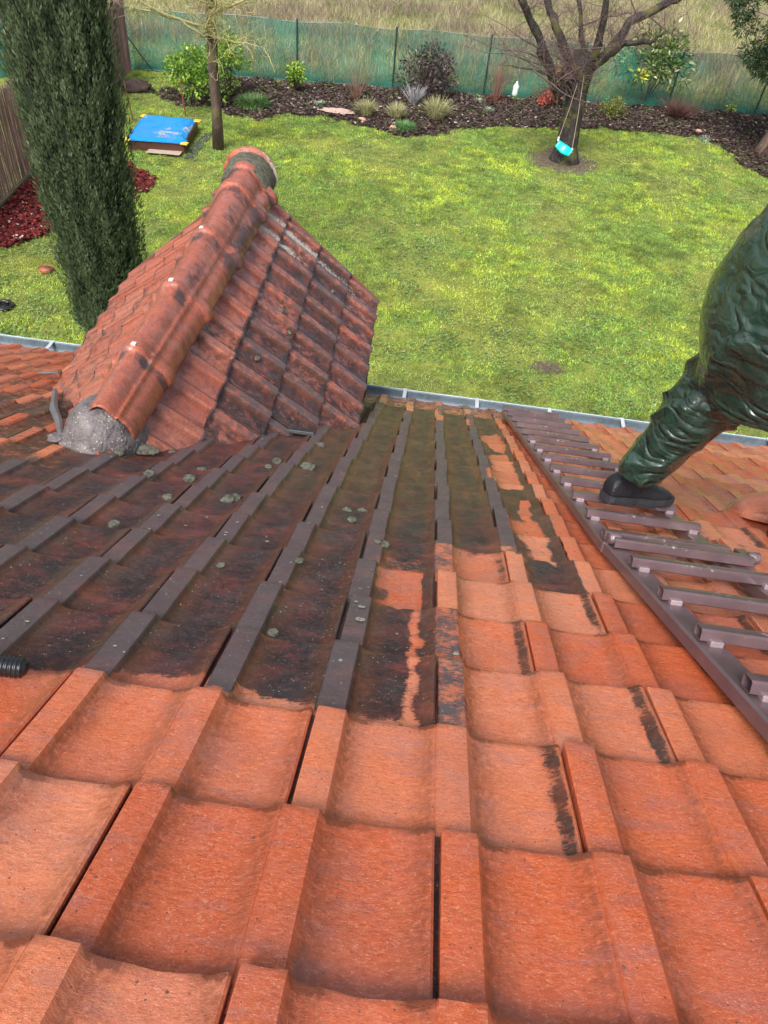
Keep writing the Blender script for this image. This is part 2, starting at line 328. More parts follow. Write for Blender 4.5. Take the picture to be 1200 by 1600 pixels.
def main_wear_shade(u, v, lx, fc, u0, v0, r):
    ur, vr = u, v
    if len(u) > 900:
        jn = np.array([(N3(a*5, b*5, 1.7)*.055+N3(a*16, b*16, 4.7)*.03, N3(a*5, b*5, 8.2)*.06+N3(a*16, b*16, 6.7)*.03) for a, b in zip(u, v)]); v = np.where(v > 1.02, v+jn[:, 1], v); u = u+jn[:, 0]*(np.abs(fc-.5) < .5 if False else (fc < .5))
    d = np.zeros_like(u); wh = np.zeros_like(u); mo = np.zeros_like(u)
    k = (u < .27) & (v > 1.0); d[k] = .86
    k = (u < -.35) & (v > 1.0); d[k] = .86-.66*np.clip((np.where(fc[k] > .5, 1.13, 1.31)+.08*np.sin(u[k]*2.3)-v[k])/.14, 0, 1)
    k = (u > -.30) & (u < -.05) & (v > 1.) & (v < 3.0); d[k] = .34
    k = (lx > 1.8 if False else (u > -.17)) & (u < -.035) & (v > 1.0) & (v < 5.0) & (fc < .5); strip_ = k.copy()
    k = (u > -.035) & (u < .27) & (v > 1) & (v < 3.0); d[k] = .55
    k = (u > -.74) & (u < .27) & (v > 3.0) & (v < 4.02); d[k] = np.where((u[k] > -.14) & (u[k] < -.03), .8, .06)
    k = (u > -.74) & (u < -.55) & (v > 3.2) & (v < 3.55); d[k] = .62
    k = (u > -.05) & (u < .27) & (v > 4.02) & (v < 4.9); d[k] = .50
    k = (u > -.85) & (u < -.05) & (v > 4.02) & (v < 4.5); d[k] = .55
    k = (u >= .27) & (u < 1.0) & (v > 4.95); d[k] = .88
    k = (u >= .27) & (u < .95) & (v > 4.75) & (v <= 4.95); d[k] = .40
    k = (u >= .95) & (u < 1.27) & (v > 5.35); d[k] = .9
    k = (u >= .95) & (u < 1.27) & (v > 5.05) & (v <= 5.35); d[k] = .48
    k = (u >= 1.27) & (u < 2.0) & (v > 4.05); d[k] = .82
    d[strip_] = .86
    for poly, val in FANS: d[inpoly(u, v, poly)] = val
    k = (u >= 2.0) & (u < 3.2) & (v > 16.6); d[k] = .5
    k = (u > -3.5) & (u < 3) & (v > 17.2); d[k] = np.minimum(d[k], .52)
    k = (u > -3.5) & (u < 2.2) & (v > 15) & (fc > .5); d[k] = np.where((np.floor(v[k])+np.floor(u[k])) % 3 == 0, .2, .6)
    mo = np.clip((v-5)/3, 0, 1)*np.clip((u+3.6)/1.2, 0, 1)*np.clip(1-fc*1.3, 0, 1)*(d > .1)
    # left of the dormer: brown pans, redder ribs; orange again towards the gutter
    L = u < -6.5; d[L & (v > 6.0)] = .72; mo[L & (v > 6)] = .6
    k = L & (v > 6.3) & (fc > .5); d[k] = r.choice([.2, .3, .45, .6])
    k = L & (v > 11.5); d[k] = np.where(fc[k] > .5, r.choice([.0, .1, .25]), np.clip(.62-.05*(v[k]-11.5), .2, .7)); mo[k] = .4
    k = (u < -2.6) & (v > 3.0) & (v < 12) & (fc < .3); d[k] = np.clip(d[k]-.10, 0, 1)
    if u0 > 1 and v0 > 3:
        hb = r.random(); kk = (fc < .5) & (d < .1)
        if hb < .25: d[kk] = r.uniform(.20, .33)
        elif hb < .3: d[(d < .1)] = r.uniform(.2, .3)
    # black growth left standing beside the joints on the washed side
    c = (d < .38) & (u > .3)
    lip = ((lx > 1.80) & (lx < 1.95)); lip2 = (lx > .86) & (lx < .94)
    for kk, b0 in ((c & lip, .70 if (v0 > 1.5 or (v0 > .5 and u0 < 1)) else .36), (c & lip2, .48 if v0 > 1.5 else .26)):
        if kk.any():
            nn = np.array([N3(math.floor(a)*.77, b*.9+math.floor(a), 3.1)+.45*N3(a*6, b*4.5, 1.3) for a, b in zip(u[kk], v[kk])])
            pk = np.clip(1-np.abs((lx[kk] % 1)-.895)/.085, 0, 1); far_ = np.clip((v[kk]-5)/6, 0, 1)*.22
            d[kk] = np.clip((b0+.42*nn-far_)*(.45+.62*pk), 0, .64)
    slit = (lx > 1.9745); d = np.where(slit, .9, d)  # joint floors blackened in the colour to stand for gap shade
    gg = np.where(d > .3, .95, .9); nose = (v0-vr) < .028; gg = np.where(nose, 4.0, gg)  # nose edges: brown film deepened in colour as the step's shadow line
    return d, gg, mo, wh

house = empty('house', (0, 4.2, 0), 'low house seen from its ridge, wet orange clay tile roof half cleaned of black growth', 'house')
# roof deck under the tiles
mb = MB(); zt = -.30
def slab(u0, u1, v0, v1, z0, z1): return [R(u, v, z) for z in (z0, z1) for v in (v0, v1) for u in (u0, u1)]
mb.add(slab(-24, 20, -7, 19.0, -.62, -.33), [(0,2,3,1),(4,5,7,6),(0,1,5,4),(2,6,7,3),(0,4,6,2),(1,3,7,5)])
roof = mb.build('roof', M_DECK, house)
# walls, soffit
mb = MB(); x0, x1 = -24*U+.4, 20*U-.4; mb.box(((x0+x1)/2, 0.9, 1.12), (x1-x0, 6.0, 2.24)); mb.build('wall', M_WALL, house)
mb = MB(); mb.box(((x0+x1)/2, 4.20, 2.44), (x1-x0+.8, .025, .20)); mb.build('fascia', simple('painted_fascia', (.45, .42, .38), .5), house)

def visible(P, mar=25):
    q = pix(P); return ((q[:, 0] > -mar) & (q[:, 0] < 1200+mar) & (q[:, 1] > -mar) & (q[:, 1] < 1600+mar)).any()
restV, restF, restA = [], [], []; nt = 0; off = 0
for j in range(19, -7, -1):
    for i in range(-24, 20):
        if (i-j) % 2: continue
        # hidden under the dormer: skip
        cx = (i+1)*U; cy = R(i+1, j-.5)[1]
        if abs(cx-(-1.344-.049*(cy-3))) < .82-(4.40-cy)*.42 and cy > 2.5 and cy < 4.25: continue
        corners = np.array([R(i+a, j-b) for a in (0, .7, 1.4, 2) for b in (0, .5, 1)])
        vis = visible(corners)
        dist = np.linalg.norm(corners.mean(0)-CW[:3, 3])
        lod = 0 if dist < 3.2 else 1
        nv = 16 if dist < 1.6 else (10 if dist < 2.6 else 6)
        if i == 0 or i == 1 or i == -1: nv = max(nv, 14); lod = 0
        if -5 <= i <= 2 and 1 < j < 15 and (j < 9 or i > 0): lod = -1; nv = 26 if j < 8 else 16
        if not vis: lod, nv = 2, 3
        P, F, at = make_tile(OR, EX, EY, EZ, i, j, main_wear_shade, nv, lod, seed=i*100+j)
        if vis:
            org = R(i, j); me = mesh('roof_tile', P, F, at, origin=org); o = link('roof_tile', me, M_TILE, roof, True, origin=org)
            me.set_sharp_from_angle(angle=math.radians(34)); nt += 1
        else:
            restV.append(P); restF += [tuple(a+off for a in f) for f in F]; restA.append(at); off += len(P)
me = mesh('roof_tile_field', np.vstack(restV), restF, {k: np.concatenate([a[k] for a in restA]) for k in restA[0]})
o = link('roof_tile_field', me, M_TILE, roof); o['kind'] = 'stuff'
print('main tiles', nt)

# gutter with brackets
mb = MB(); V = []; F = []
prof = [(-.066,.012),(-.066,0),(-.060,-.03),(-.040,-.058),(0,-.070),(.040,-.058),(.060,-.03),(.066,.004),(.070,.014),(.078,.014),(.081,.006),(.076,0)]
gy, gz = 4.385, 2.556; xs = np.arange(-24*U, 20*U, .35)
for x in xs:
    for (a, b) in prof: V.append((x, gy+a+.002*math.sin(x*3), gz+b+.0025*math.sin(x*1.7)))
n = len(prof)
for i in range(len(xs)-1):
    for k in range(n-1): F.append((i*n+k, i*n+k+1, (i+1)*n+k+1, (i+1)*n+k))
mb.add(V, F); gutter = mb.build('gutter', M_ZINC, house, True)
gutter.modifiers.new('s', 'SOLIDIFY').thickness = .002
mb = MB(); mb.tube([(x, gy+.078, gz+.012+.0025*math.sin(x*1.7)) for x in xs], .0075, 8); mb.build('gutter_rim', simple('zinc_rim', (.42, .52, .56), .4, .3, 5), gutter, True)
mclip = simple('galvanised_clip', (.62, .66, .68), .4, metal=.3)
x = -4.85
while x < 4:
    mb = MB(); mb.box((x, gy+.020, gz+.021), (.028, .125, .005)); mb.box((x, gy+.080, gz+.010), (.028, .008, .026)); mb.build('gutter_bracket', mclip, gutter); x += .575

# ------------------------------------------------------------------ dormer
X0, SL, ZR, PIT, YG, SE, GS = -1.3442, -.04876, 4.1339, math.radians(40.4), 4.334, 1.1906, .2782
dv = Vector((SL, 1, 0)).normalized(); dvn = np.array(dv); side = np.array([dv.y, -dv.x, 0])
def ridge_at(y): return np.array([X0+SL*(y-3), y, ZR])
def slope_frame(s):
    ey_ = side*s*math.cos(PIT)+np.array([0, 0, -math.sin(PIT)]); ez_ = side*s*math.sin(PIT)+np.array([0, 0, math.cos(PIT)])
    ex_ = np.cross(ey_, ez_); return ex_, ey_, ez_
mb = MB()
for s in (1,):
    a = [ridge_at(y)-np.array([0, 0, .10]) for y in (1.7, YG-.05)]
    dn = lambda y, sg, h: ridge_at(y)+side*sg*(SE-.06)*math.cos(PIT)+np.array([0, 0, -(SE-.06)*math.sin(PIT)-h])
    V = [a[0], dn(1.7, 1, .10), dn(1.7, 1, .5), dn(1.7, -1, .5), dn(1.7, -1, .10), a[1], dn(YG-.05, 1, .10), dn(YG-.05, 1, .9), dn(YG-.05, -1, .9), dn(YG-.05, -1, .10)]
    mb.add(V, [(0,1,2,3,4),(9,8,7,6,5),(0,5,6,1),(1,6,7,2),(2,7,8,3),(3,8,9,4),(4,9,5,0)])
dormer = mb.build('dormer', M_DECK, house)
nd = 0; YV = YG
def lerp_d(sgn):
    def fn(u, v, lx, fc, u0, v0, r):
        ydist = (YG-.0-(u*U if sgn < 0 else 0)); wh = np.zeros_like(u); mo = np.zeros_like(u)
        al = u if sgn < 0 else -u                    # along-ridge distance from start, in units; far = large
        if sgn > 0:
            far = np.clip((-u)/12., 0, 1); row = v0
            base = {0: .24, 1: .36, 2: .54, 3: .60, 4: .60, 5: .48}.get(int(round(row)), .5)
            d = np.full_like(u, base+.05+r.uniform(-.07, .07)); d = d-fc*(.16 if row < 2 or r.random() < .35 else .05)
            d += .10*np.array([N3(a*.8, b*.9, 9.3) for a, b in zip(u, v)])
            k = (lx > .3) & (lx < .9); 
            if int(round(-u0)) in (12,): d = d
            ud = -u
            ud = ud+.12*np.array([N3(a*3, b*4, 2.2) for a, b in zip(u, v)])
            wh = np.clip(1-np.abs(ud-.70)/.45, 0, 1)*.86*np.clip(1.25-v/6.5, 0, 1)*(fc < .6)+np.clip(1-np.abs(ud-1.62)/.36, 0, 1)*.8*np.clip((2.9-v)*.8, 0, 1)*(fc < .6)
        else:
            d = np.full_like(u, r.choice([.1, .12, .2, .34])); d += .1*(lx > .8)
        nose = (v0-v) < .035; d = np.where(nose, .95, d)  # row ends painted black to stand for the shaded gap under each nose
        return np.clip(d, 0, 1), np.full_like(u, .8), mo, wh
    return fn
for s in (1, -1):
    ex_, ey_, ez_ = slope_frame(s)
    o0 = ridge_at(YG if s < 0 else YG)
    aa = U*A; scale_r = GS/(U*A)
    for j in range(0, 5):
        sd_ = SE-GS*(4-j)                          # slope distance of this nose from the ridge
        vj = sd_/(U*A)
        for i in range(0, 8):
            shift = (j % 2)*1.0
            ulen = 2*i-shift                        # distance from the gable, towards the camera
            # along direction: right slope ex points to camera (-y), left slope ex points away
            if s > 0: u0 = ulen
            else: u0 = -(ulen+2)
            yy = YG-(ulen+1)*U
            q = o0+ex_*((u0+1)*U)+ey_*(sd_-.12)
            # below the main roof plane: not built
            h = (q-OR)@EZ
            if h < -.16 or ulen > 13.5: continue
            if ulen < 0:
                pass
            P, F, at = make_tile(o0, ex_, ey_, ez_, u0, vj, lerp_d(s) if s < 0 else (lambda u, v, lx, fc, a, b, r: lerp_d(1)(-u, v, lx, fc, a, b, r)), 8, 0, seed=5000+j*77+i*13+s, aged=1. if s > 0 else .8)
            if ulen < 0:                             # half tile at the verge
                keep = (at['ruv'][:, 0]*(1 if s > 0 else -1) > -.03)
                sel = keep
                idx = -np.ones(len(P), int); idx[sel] = np.arange(sel.sum())
                F = [tuple(idx[list(f)]) for f in F if sel[list(f)].all()]; P = P[sel]; at = {k: a[sel] for k, a in at.items()}
            P = P.copy(); sdist = (P-o0)@ey_; P += np.outer(np.where(sdist < .03, .03-sdist, 0), ey_)
            at['ruv'][:, 2] += 50
            me = mesh('roof_tile', P, [tuple(int(x) for x in f) for f in F], at, origin=P[0]); o = link('roof_tile', me, M_TILE, dormer, True, origin=P[0]); me.set_sharp_from_angle(angle=math.radians(38)); nd += 1
print('dormer tiles', nd)
# verge boards
for s in (1, -1):
    ex_, ey_, ez_ = slope_frame(s)
    a = ridge_at(YG+.012)-ez_*.055; b = a+ey_*(SE+.0); mb = MB(); mb.box((a+b)/2, (SE, .02, .09), ey_, dvn, ez_); mb.build('verge_board', simple('old_verge_wood', (.22, .09, .06), .7), dormer)

# ridge tiles: dome with a roll on each side
RP = [(-.178,-.166,0),(-.184,-.150,0),(-.176,-.134,0),(-.158,-.118,0),(-.142,-.104,1),(-.128,-.080,1),(-.116,-.048,0),(-.100,.0,0),(-.080,.045,0),(-.052,.078,0),(-.020,.095,0),(.015,.097,0),(.045,.086,0),(.074,.058,0),(.092,.022,0),(.106,-.026,1),(.116,-.050,1),(.132,-.062,.3),(.150,-.074,0),(.164,-.092,0),(.176,-.118,0),(.184,-.148,0),(.186,-.170,0)]
RP = [(a*1.07, b*.86+.022, g) for a, b, g in RP]
def ridge_tile(y0, y1, dirt_dark, seed):
    r = random.Random(seed); L = y1-y0; n = len(RP)
    st = [(0, 1.05, 1), (.0, 1.08, 1), (.012, 1.11, 1), (.05, 1.11, 1), (.066, 1.09, 1), (.078, 1.015, 0), (.10, 1.0, 0), (L*.35, 1.0, 0), (L*.6, .995, 0), (L*.85, .99, 0), (L+.03, .985, 0)]
    V = []; uv = []; we = []; w2 = []; yaw = r.gauss(0, .006); dz = r.gauss(0, .003)
    for (t, sc_, c) in st:
        y = y1-t                                    # collar at the far end of each piece; next one tucks in
        p0 = ridge_at(y)+np.array([0, 0, dz])
        wsc = .62+.30*(y-1.7)/2.6
        for k, (a, b, g) in enumerate(RP):
            s_ = sc_; bb = b+.035*(abs(a) > .11)*(1-wsc)/.2; aa_ = a*wsc-.035*max(0, 3.4-y)/1.6
            if c and (k < 3 or k > len(RP)-4): s_ *= 1.06
            q = p0+side*(aa_*s_+yaw*(t-L/2))+np.array([0, 0, (bb+.12)*s_-.12+(.0 if not c else .002)])
            V.append(q); uv.append((aa_/U*1.2+3, y/U, seed*3.1)); nz = N3(a*9, y*3, seed)
            dd = dirt_dark+.38*nz+(.16 if a > .02 else 0)+(.25 if .068 <= t <= .1 else 0)
            we.append((np.clip(dd, 0, 1), .9*g, 0)); w2.append((.30+.2*r.random(), 0, .6))
    F = [(i*n+k+1, i*n+k, (i+1)*n+k, (i+1)*n+k+1) for i in range(len(st)-1) for k in range(n-1)]
    V = np.array(V); me = mesh('ridge_tile', V, F, {'ruv': uv, 'wear_shade': we, 'wear_shade2': w2, 'aged': np.full(len(V), .92)}, origin=V[0]); o = link('ridge_tile', me, M_TILE, dormer, True, origin=V[0])
    m = o.modifiers.new('s', 'SOLIDIFY'); m.thickness = .012; m.offset = -1
    m = o.modifiers.new('u', 'SUBSURF'); m.levels = 1; m.render_levels = 1
    return o
# collars seen at 2.10, 2.67, 3.24, 3.92 with the wider ring at the camera side of each
cy_ = [1.74, 2.14, 2.70, 3.28, 3.93, 4.22]
for k in range(5): ridge_tile(cy_[k], cy_[k+1]+.02, [.16, .10, .22, .26, .3][k], 11+k)
for y in cy_[1:4]:
    c = ridge_at(y-.03)+np.array([-.02, 0, .128]); mb = MB(); mb.box(c, (.020, .022, .010)); mb.build('ridge_clip', simple('clip_metal', (.75, .72, .68), .35, metal=.2) if y == cy_[1] else bpy.data.materials['clip_metal'], dormer)

def blob(name, c, rad, mat, parent, n=24, m=14, amp=.12, fr=6., seed=0, fn=None):
    V = []; F = []
    for i in range(m+1):
        th = math.pi*i/m
        for k in range(n):
            ph = 2*math.pi*k/n; d = np.array([math.sin(th)*math.cos(ph), math.sin(th)*math.sin(ph), math.cos(th)])
            rr = 1+amp*N3(d[0]+seed, d[1]-seed, d[2], fr*.3)+amp*.5*N3(d[0]+seed, d[1], d[2], fr)
            p = d*rr*np.array(rad)
            if fn: p = fn(p)
            V.append(np.array(c)+p)
    for i in range(m):
        for k in range(n): F.append((i*n+k, (i+1)*n+k, (i+1)*n+(k+1) % n, i*n+(k+1) % n))
    V = np.array(V); me = mesh(name, V, F, origin=np.array(c)); return link(name, me, mat, parent, True, origin=np.array(c))
c0 = ridge_at(1.765)-side*.06; c0[2] = 3.99
blob('mortar_cap', c0+np.array([.0, .0, -.01]), (.163, .20, .240), M_MORTAR, dormer, 56, 32, .05, 4, 3, fn=lambda d: d*np.array([1+.25*max(0, -d[2]/.2), 1, 1]))
blob('mortar_filling', ridge_at(1.86)+np.array([-.04, 0, -.08]), (.075, .14, .12), M_MORTAR, dormer, 24, 14, .1, 5, 9)
# mossy rim under the mortar cap
for k in (1, 3, 6, 8):
    an = math.pi*(1.0+k/8*.9); p = c0+np.array([.19*math.cos(an), .20*math.sin(an), 0]); uvv = (p-OR)@EX/U, (p-OR)@EY/U/A; q = R(uvv[0], uvv[1], -.02)
    blob('mortar_fillet', q, (.035+.008*(k % 3), .03, .010), M_MORTAR if k % 2 else M_MOSS, dormer, 14, 8, .5, 9, k)
# gable end: mossy mortar ring and clay end disc
def halfdisc(name, y0, y1, sc0, sc1, zoff, mat, attrs):
    V = []; n = len(RP); uv = []; we = []; w2 = []
    for (y, s_) in ((y0, sc0*.97), (y0+.006, sc0), (y1-.01, sc1), (y1, sc1*.96)):
        p0 = ridge_at(y)
        for (a, b, g) in RP:
            r_ = 1+.05*N3(a*20, y*20, 5); rr = math.hypot(a, b+.05); an = math.atan2(b+.06, a); a2, b2 = .165*math.cos(an), .165*math.sin(an)-.05
            V.append(p0+side*(a2*s_*r_)+np.array([0, 0, b2*s_*r_+zoff])); uv.append((a*5+1, y/U+b*5, 77)); we.append(attrs); w2.append((.4, min(1, max(0, .25+3.2*a)), .4))
        c = p0+np.array([0, 0, -.06+zoff]); V.append(c); uv.append((0, y/U, 77)); we.append(attrs); w2.append((.5, 0, 0))
    n1 = n+1; F = []
    for i in range(3):
        for k in range(n-1): F.append((i*n1+k+1, i*n1+k, (i+1)*n1+k, (i+1)*n1+k+1))
    for k in range(n-1): F.append((k, k+1, n)); F.append((3*n1+k+1, 3*n1+k, 3*n1+n))
    V = np.array(V); me = mesh(name, V, F, {'ruv': uv, 'wear_shade': we, 'wear_shade2': w2}, origin=V[0]); setattr_(me, 'aged', np.full(len(V), .5)); return link(name, me, mat, dormer, True, origin=V[0])
M_DMOSS = simple('mossy_mortar', (.17, .165, .12), .9, .5, 45., bump=.9, c2=(.05, .05, .03))
halfdisc('mossy_mortar_ring', 4.17, 4.385, .90, 1.03, .015, M_DMOSS, (.2, 0, 0))
halfdisc('ridge_end_disc', 4.38, 4.43, 1.08, 1.02, .035, M_TILE, (.40, .2, 0))
# lead flap and slit of dark flashing in the left valley
M_LEAD = simple('lead', (.20, .22, .25), .4, .3, 6., metal=.4)
a = np.array(on_roof(78, 590)); mb = MB(); p = R(a[0], a[1], .15); mb.box(p, (.15, .07, .006), (.96, -.1, .25), EY, np.cross((.96, -.1, .25), EY)); mb.build('lead_flap', M_LEAD, dormer, bevel=.002)
mb = MB(); pts = [R(*on_roof(q[0], q[1]), .02) for q in ((86, 612), (84, 640), (92, 660), (95, 682))]; mb.tube(pts, [.014, .02, .016, .012], 7); mb.build('valley_flashing', M_LEAD, dormer)
a = R(*on_roof(462, 672), -.02); mb = MB(); mb.box(a, (.20, .07, .02), EX, EY, EZ); mb.build('valley_flashing', simple('dark_lead', (.025, .026, .032), .5), dormer, bevel=.004)

# moss cushions and lichen discs on the uncleaned tiles
cush = [(357,771,11),(233,739,9),(262,768,8),(297,739,10),(178,808,9),(427,976,9),(602,850,8),(365,770,12),(433,713,8),(315,727,8),(482,722,12),(345,872,7),(467,875,7),(543,790,9),(568,792,10),(500,690,9),(200,690,9),(551,803,8),(270,700,7),(402,560,9),(441,486,8),(527,683,9),(420,722,6),(590,845,6)]
for (px_, py_, r_) in cush:
    if py_ < 600 or (px_ == 527): continue
    u, v = on_roof(px_, py_); loc = R(u, v, -.085 if (u % 1) > .3 else 0.0); d_ = np.linalg.norm(loc-CW[:3, 3]); rr = r_*d_/1156*.92
    blob('moss_cushion', loc, (rr, rr, rr*.12), M_MOSS, roof, 22, 8, .5, 10, px_)
for (px_, py_, r_) in ((402,560,9),(441,486,8),(520,456,6),(452,520,6)):
    s = 1; ex_, ey_, ez_ = slope_frame(1); d = pixray(px_, py_); o0 = ridge_at(3)-ez_*.02; t = ((o0-CW[:3, 3])@ez_)/(d@ez_); loc = CW[:3, 3]+d*t
    blob('moss_cushion', loc, (.016, .016, .014), M_MOSS, dormer, 12, 8, .25, 8, px_)
V = []; F = []
rr_ = random.Random(4)
for k in range(620):
    u = rr_.uniform(-13, 1.2); v = rr_.uniform(1.1, 12)
    if rr_.random() < .3: u = rr_.uniform(-4, .5); v = rr_.uniform(1.1, 5)
    fr = u % 1; z = .006 if .06 < fr < .2 else (-.1-.105*(1-(v % 1)) if .45 < fr < .72 else None)
    if z is None: continue
    if .06 < fr < .2: z = .004-.105*(1-(v % 1))
    r0 = rr_.uniform(.008, .030)*(1.9 if rr_.random() < .12 else 1)*(1.6 if k == 5 else 1); n0 = len(V); nn = 9
    V.append(R(u, v, z+.006))
    for a_ in range(nn):
        an = a_/nn*2*math.pi; q = r0*rr_.uniform(.7, 1.2); V.append(R(u+q*math.cos(an), v+q*math.sin(an)/A, z))
    F += [(n0, n0+1+a_, n0+1+(a_+1) % nn) for a_ in range(nn)]
me = mesh('lichen', V, F); o = link('lichen', me, M_LICHEN, roof); o['kind'] = 'stuff'

# vent tile: rounded clay hood on the right
def hood():
    u0, v0 = on_roof(1172, 800); V = []; F = []; uv = []; we = []; w2 = []; n = 20; m = 12
    for i in range(m+1):
        t = i/m
        for k in range(n+1):
            an = math.pi*k/n; wd = .72*(math.sin(math.pi*min(1, t*.55+.0))**.5 if t > 0 else 0.02)
            hh = .55*math.sin(math.pi*min(.5, t*.75))**.6 if t > 0 else 0
            x_ = t*1.6; y_ = -math.cos(an)*wd; z_ = math.sin(an)**.8*hh-.06
            V.append(R(u0-.5+x_, v0+y_*.85, z_)); uv.append((x_, y_, 9)); we.append((.03, .0 if t > .12 else .8, 0)); w2.append((.8, 0, .4))
    for i in range(m):
        for k in range(n): F.append((i*(n+1)+k, (i+1)*(n+1)+k, (i+1)*(n+1)+k+1, i*(n+1)+k+1))
    V = np.array(V); me = mesh('vent_hood', V, F, {'ruv': uv, 'wear_shade': we, 'wear_shade2': w2}, origin=V[0]); o = link('vent_hood', me, M_TILE, roof, True, origin=V[0]); o['label'] = 'rounded pale clay ventilation hood'
hood()
# ================================================================== garden
def attr_plane(name, poly, z, mat, kind='structure', n=None):
    me = mesh(name, [(x, y, z) for x, y in poly], [tuple(range(len(poly)))]); o = link(name, me, mat); o['kind'] = kind; return o
def ground_mat(name, cols, scale, bump=.6):
    t = NT(name); p = t.pos(); a = t.noise(p, scale, 5, .65); b = t.noise(p, scale*9, 4, .7); m = t.math('ADD', t.math('MULTIPLY', a, .6), t.math('MULTIPLY', b, .4))
    t.set(Base_Color=t.ramp(m, cols), Roughness=.85, Normal=t.bump(b, bump, .03)); return t.m
LAWNCOL = [(.30, (.05, .06, .015)), (.45, (.12, .15, .025)), (.58, (.22, .24, .035)), (.72, (.27, .22, .09))]
M_LAWN = ground_mat('lawn_soil', LAWNCOL, 1.4)
M_FIELD = ground_mat('field_soil', [(.3, (.075, .085, .03)), (.5, (.17, .155, .075)), (.7, (.26, .22, .14))], .8)
M_SOIL = ground_mat('bed_soil', [(.3, (.022, .014, .012)), (.5, (.055, .034, .030)), (.68, (.13, .085, .075)), (.8, (.22, .17, .14))], 5)
M_REDMULCH = ground_mat('red_mulch', [(.3, (.045, .010, .010)), (.5, (.14, .022, .020)), (.7, (.26, .06, .05))], 9)
M_BARE = ground_mat('bare_soil', [(.3, (.05, .035, .025)), (.5, (.11, .08, .055)), (.7, (.17, .14, .08))], 7)
attr_plane('ground', [(-150, -60), (150, -60), (150, 300), (-150, 300)], -.012, M_FIELD)
attr_plane('lawn', [(-13, 3), (12, 3), (12, 23.6), (9, 23.9), (-9.6, 20.9), (-13, 20)], -.004, M_LAWN)
# fence line
def fence_y(x): return 20.9+.173*(x+9.3)
# planting bed along the fence
bedf = [(-7.6, 19.0), (-6.9, 18.6), (-6, 18.75), (-5.0, 18.35), (-4.3, 18.8), (-3.4, 19.1), (-2.77, 19.0), (-2.0, 18.6), (-1.285, 18.35), (-.7, 18.9), (-.1, 19.5), (1.0, 20.1), (2.0, 20.4), (3.2, 20.75), (4.56, 21.1), (5.6, 21.1), (6.2, 21.15), (6.5, 20.6), (6.7, 19.4), (7.3, 18.6), (9, 18.4), (11, 18.6)]
bedp = bedf+[(11, fence_y(11)-.05), (-7.4, fence_y(-7.4)-.05)]
attr_plane('planting_bed', bedp, .004, M_SOIL)
redp = [(-8.15, 9.5), (-7.7, 10.4), (-7.1, 11.0), (-6.7, 11.6), (-6.25, 12.6), (-6.0, 13.6), (-6.2, 14.3), (-6.9, 14.8), (-8.1, 15.0)]
attr_plane('mulch_bed', redp, .004, M_REDMULCH)
def disc_poly(cx, cy, rx, ry, n=22, seed=0, jag=.25): return [(cx+rx*math.cos(2*math.pi*k/n)*(1+jag*N3(k*.7, seed)), cy+ry*math.sin(2*math.pi*k/n)*(1+jag*N3(k*.7, seed+5))) for k in range(n)]
bare = disc_poly(2.35, 18.1, .85, .75, seed=3, jag=.5)
attr_plane('bare_soil', bare, .003, M_BARE)

attr_plane('bare_soil', disc_poly(1.66, 9.18, .22, .17, seed=9, jag=.9), .003, M_BARE)
def patchmask(x, y):
    """0..1 yellow moss, 0..1 bare, from smooth noise"""
    return None
def vnoise(x, y, s, seed=0):
    """vectorised value noise"""
    xs = x*s+seed*17.3; ys = y*s+seed*9.1; xi = np.floor(xs).astype(np.int64); yi = np.floor(ys).astype(np.int64); fx = xs-xi; fy = ys-yi
    fx = fx*fx*(3-2*fx); fy = fy*fy*(3-2*fy)
    def h(a, b):
        n_ = (a*374761393+b*668265263+seed*1442695) & 0xffffffff; n_ = ((n_ ^ (n_ >> 13))*1274126177) & 0xffffffff; return ((n_ ^ (n_ >> 16)) & 0xffff)/65535.
    return (h(xi, yi)*(1-fx)+h(xi+1, yi)*fx)*(1-fy)+(h(xi, yi+1)*(1-fx)+h(xi+1, yi+1)*fx)*fy
def fbm(x, y, s, seed=0): return (vnoise(x, y, s, seed)*.5+vnoise(x, y, s*2.1, seed+1)*.28+vnoise(x, y, s*4.3, seed+2)*.22)
def leafcol_mat(name, rough=.55, trans=.25, spec=.4):
    t = NT(name); c = t.attr('lcol', 'Vector'); t.set(Base_Color=c, Roughness=rough, Specular_IOR_Level=spec)
    if trans:
        tr = t.n('BsdfTranslucent', {'Color': c}); mxs = t.n('MixShader', {0: trans}); t.t.links.new(t.b.outputs[0], mxs.inputs[1]); t.t.links.new(tr.outputs[0], mxs.inputs[2]); t.t.links.new(mxs.outputs[0], t.out.inputs[0])
    return t.m
M_BLADE = leafcol_mat('grass_blade', .6, .3); M_LEAF = leafcol_mat('leaf', .35, .2, .5); M_DRY = leafcol_mat('dry_stalk', .8, .15, .2)
def blades(name, x, y, h, wd, lean, colr, kind='stuff', mat=None, z=None, parent=None):
    """one bent triangle per blade"""
    N = len(x); az = rng.uniform(0, 2*np.pi, N); la = rng.uniform(0, 2*np.pi, N); ln = lean*rng.uniform(.2, 1, N)
    zz = np.zeros(N) if z is None else z
    b0 = np.stack([x-np.cos(az)*wd/2, y-np.sin(az)*wd/2, zz], 1); b1 = np.stack([x+np.cos(az)*wd/2, y+np.sin(az)*wd/2, zz], 1)
    tp = np.stack([x+np.cos(la)*np.sin(ln)*h, y+np.sin(la)*np.sin(ln)*h, zz+np.cos(ln)*h], 1)
    V = np.stack([b0, b1, tp], 1).reshape(-1, 3); me = bigmesh(name, V, np.arange(3*N), 3, {'lcol': np.repeat(colr, 3, 0)})
    o = link(name, me, mat or M_BLADE, parent)
    if kind: o['kind'] = kind
    return o
def cmix(a, b, f): f = np.clip(f, 0, 1)[:, None]; return np.asarray(a)*(1-f)+np.asarray(b)*f
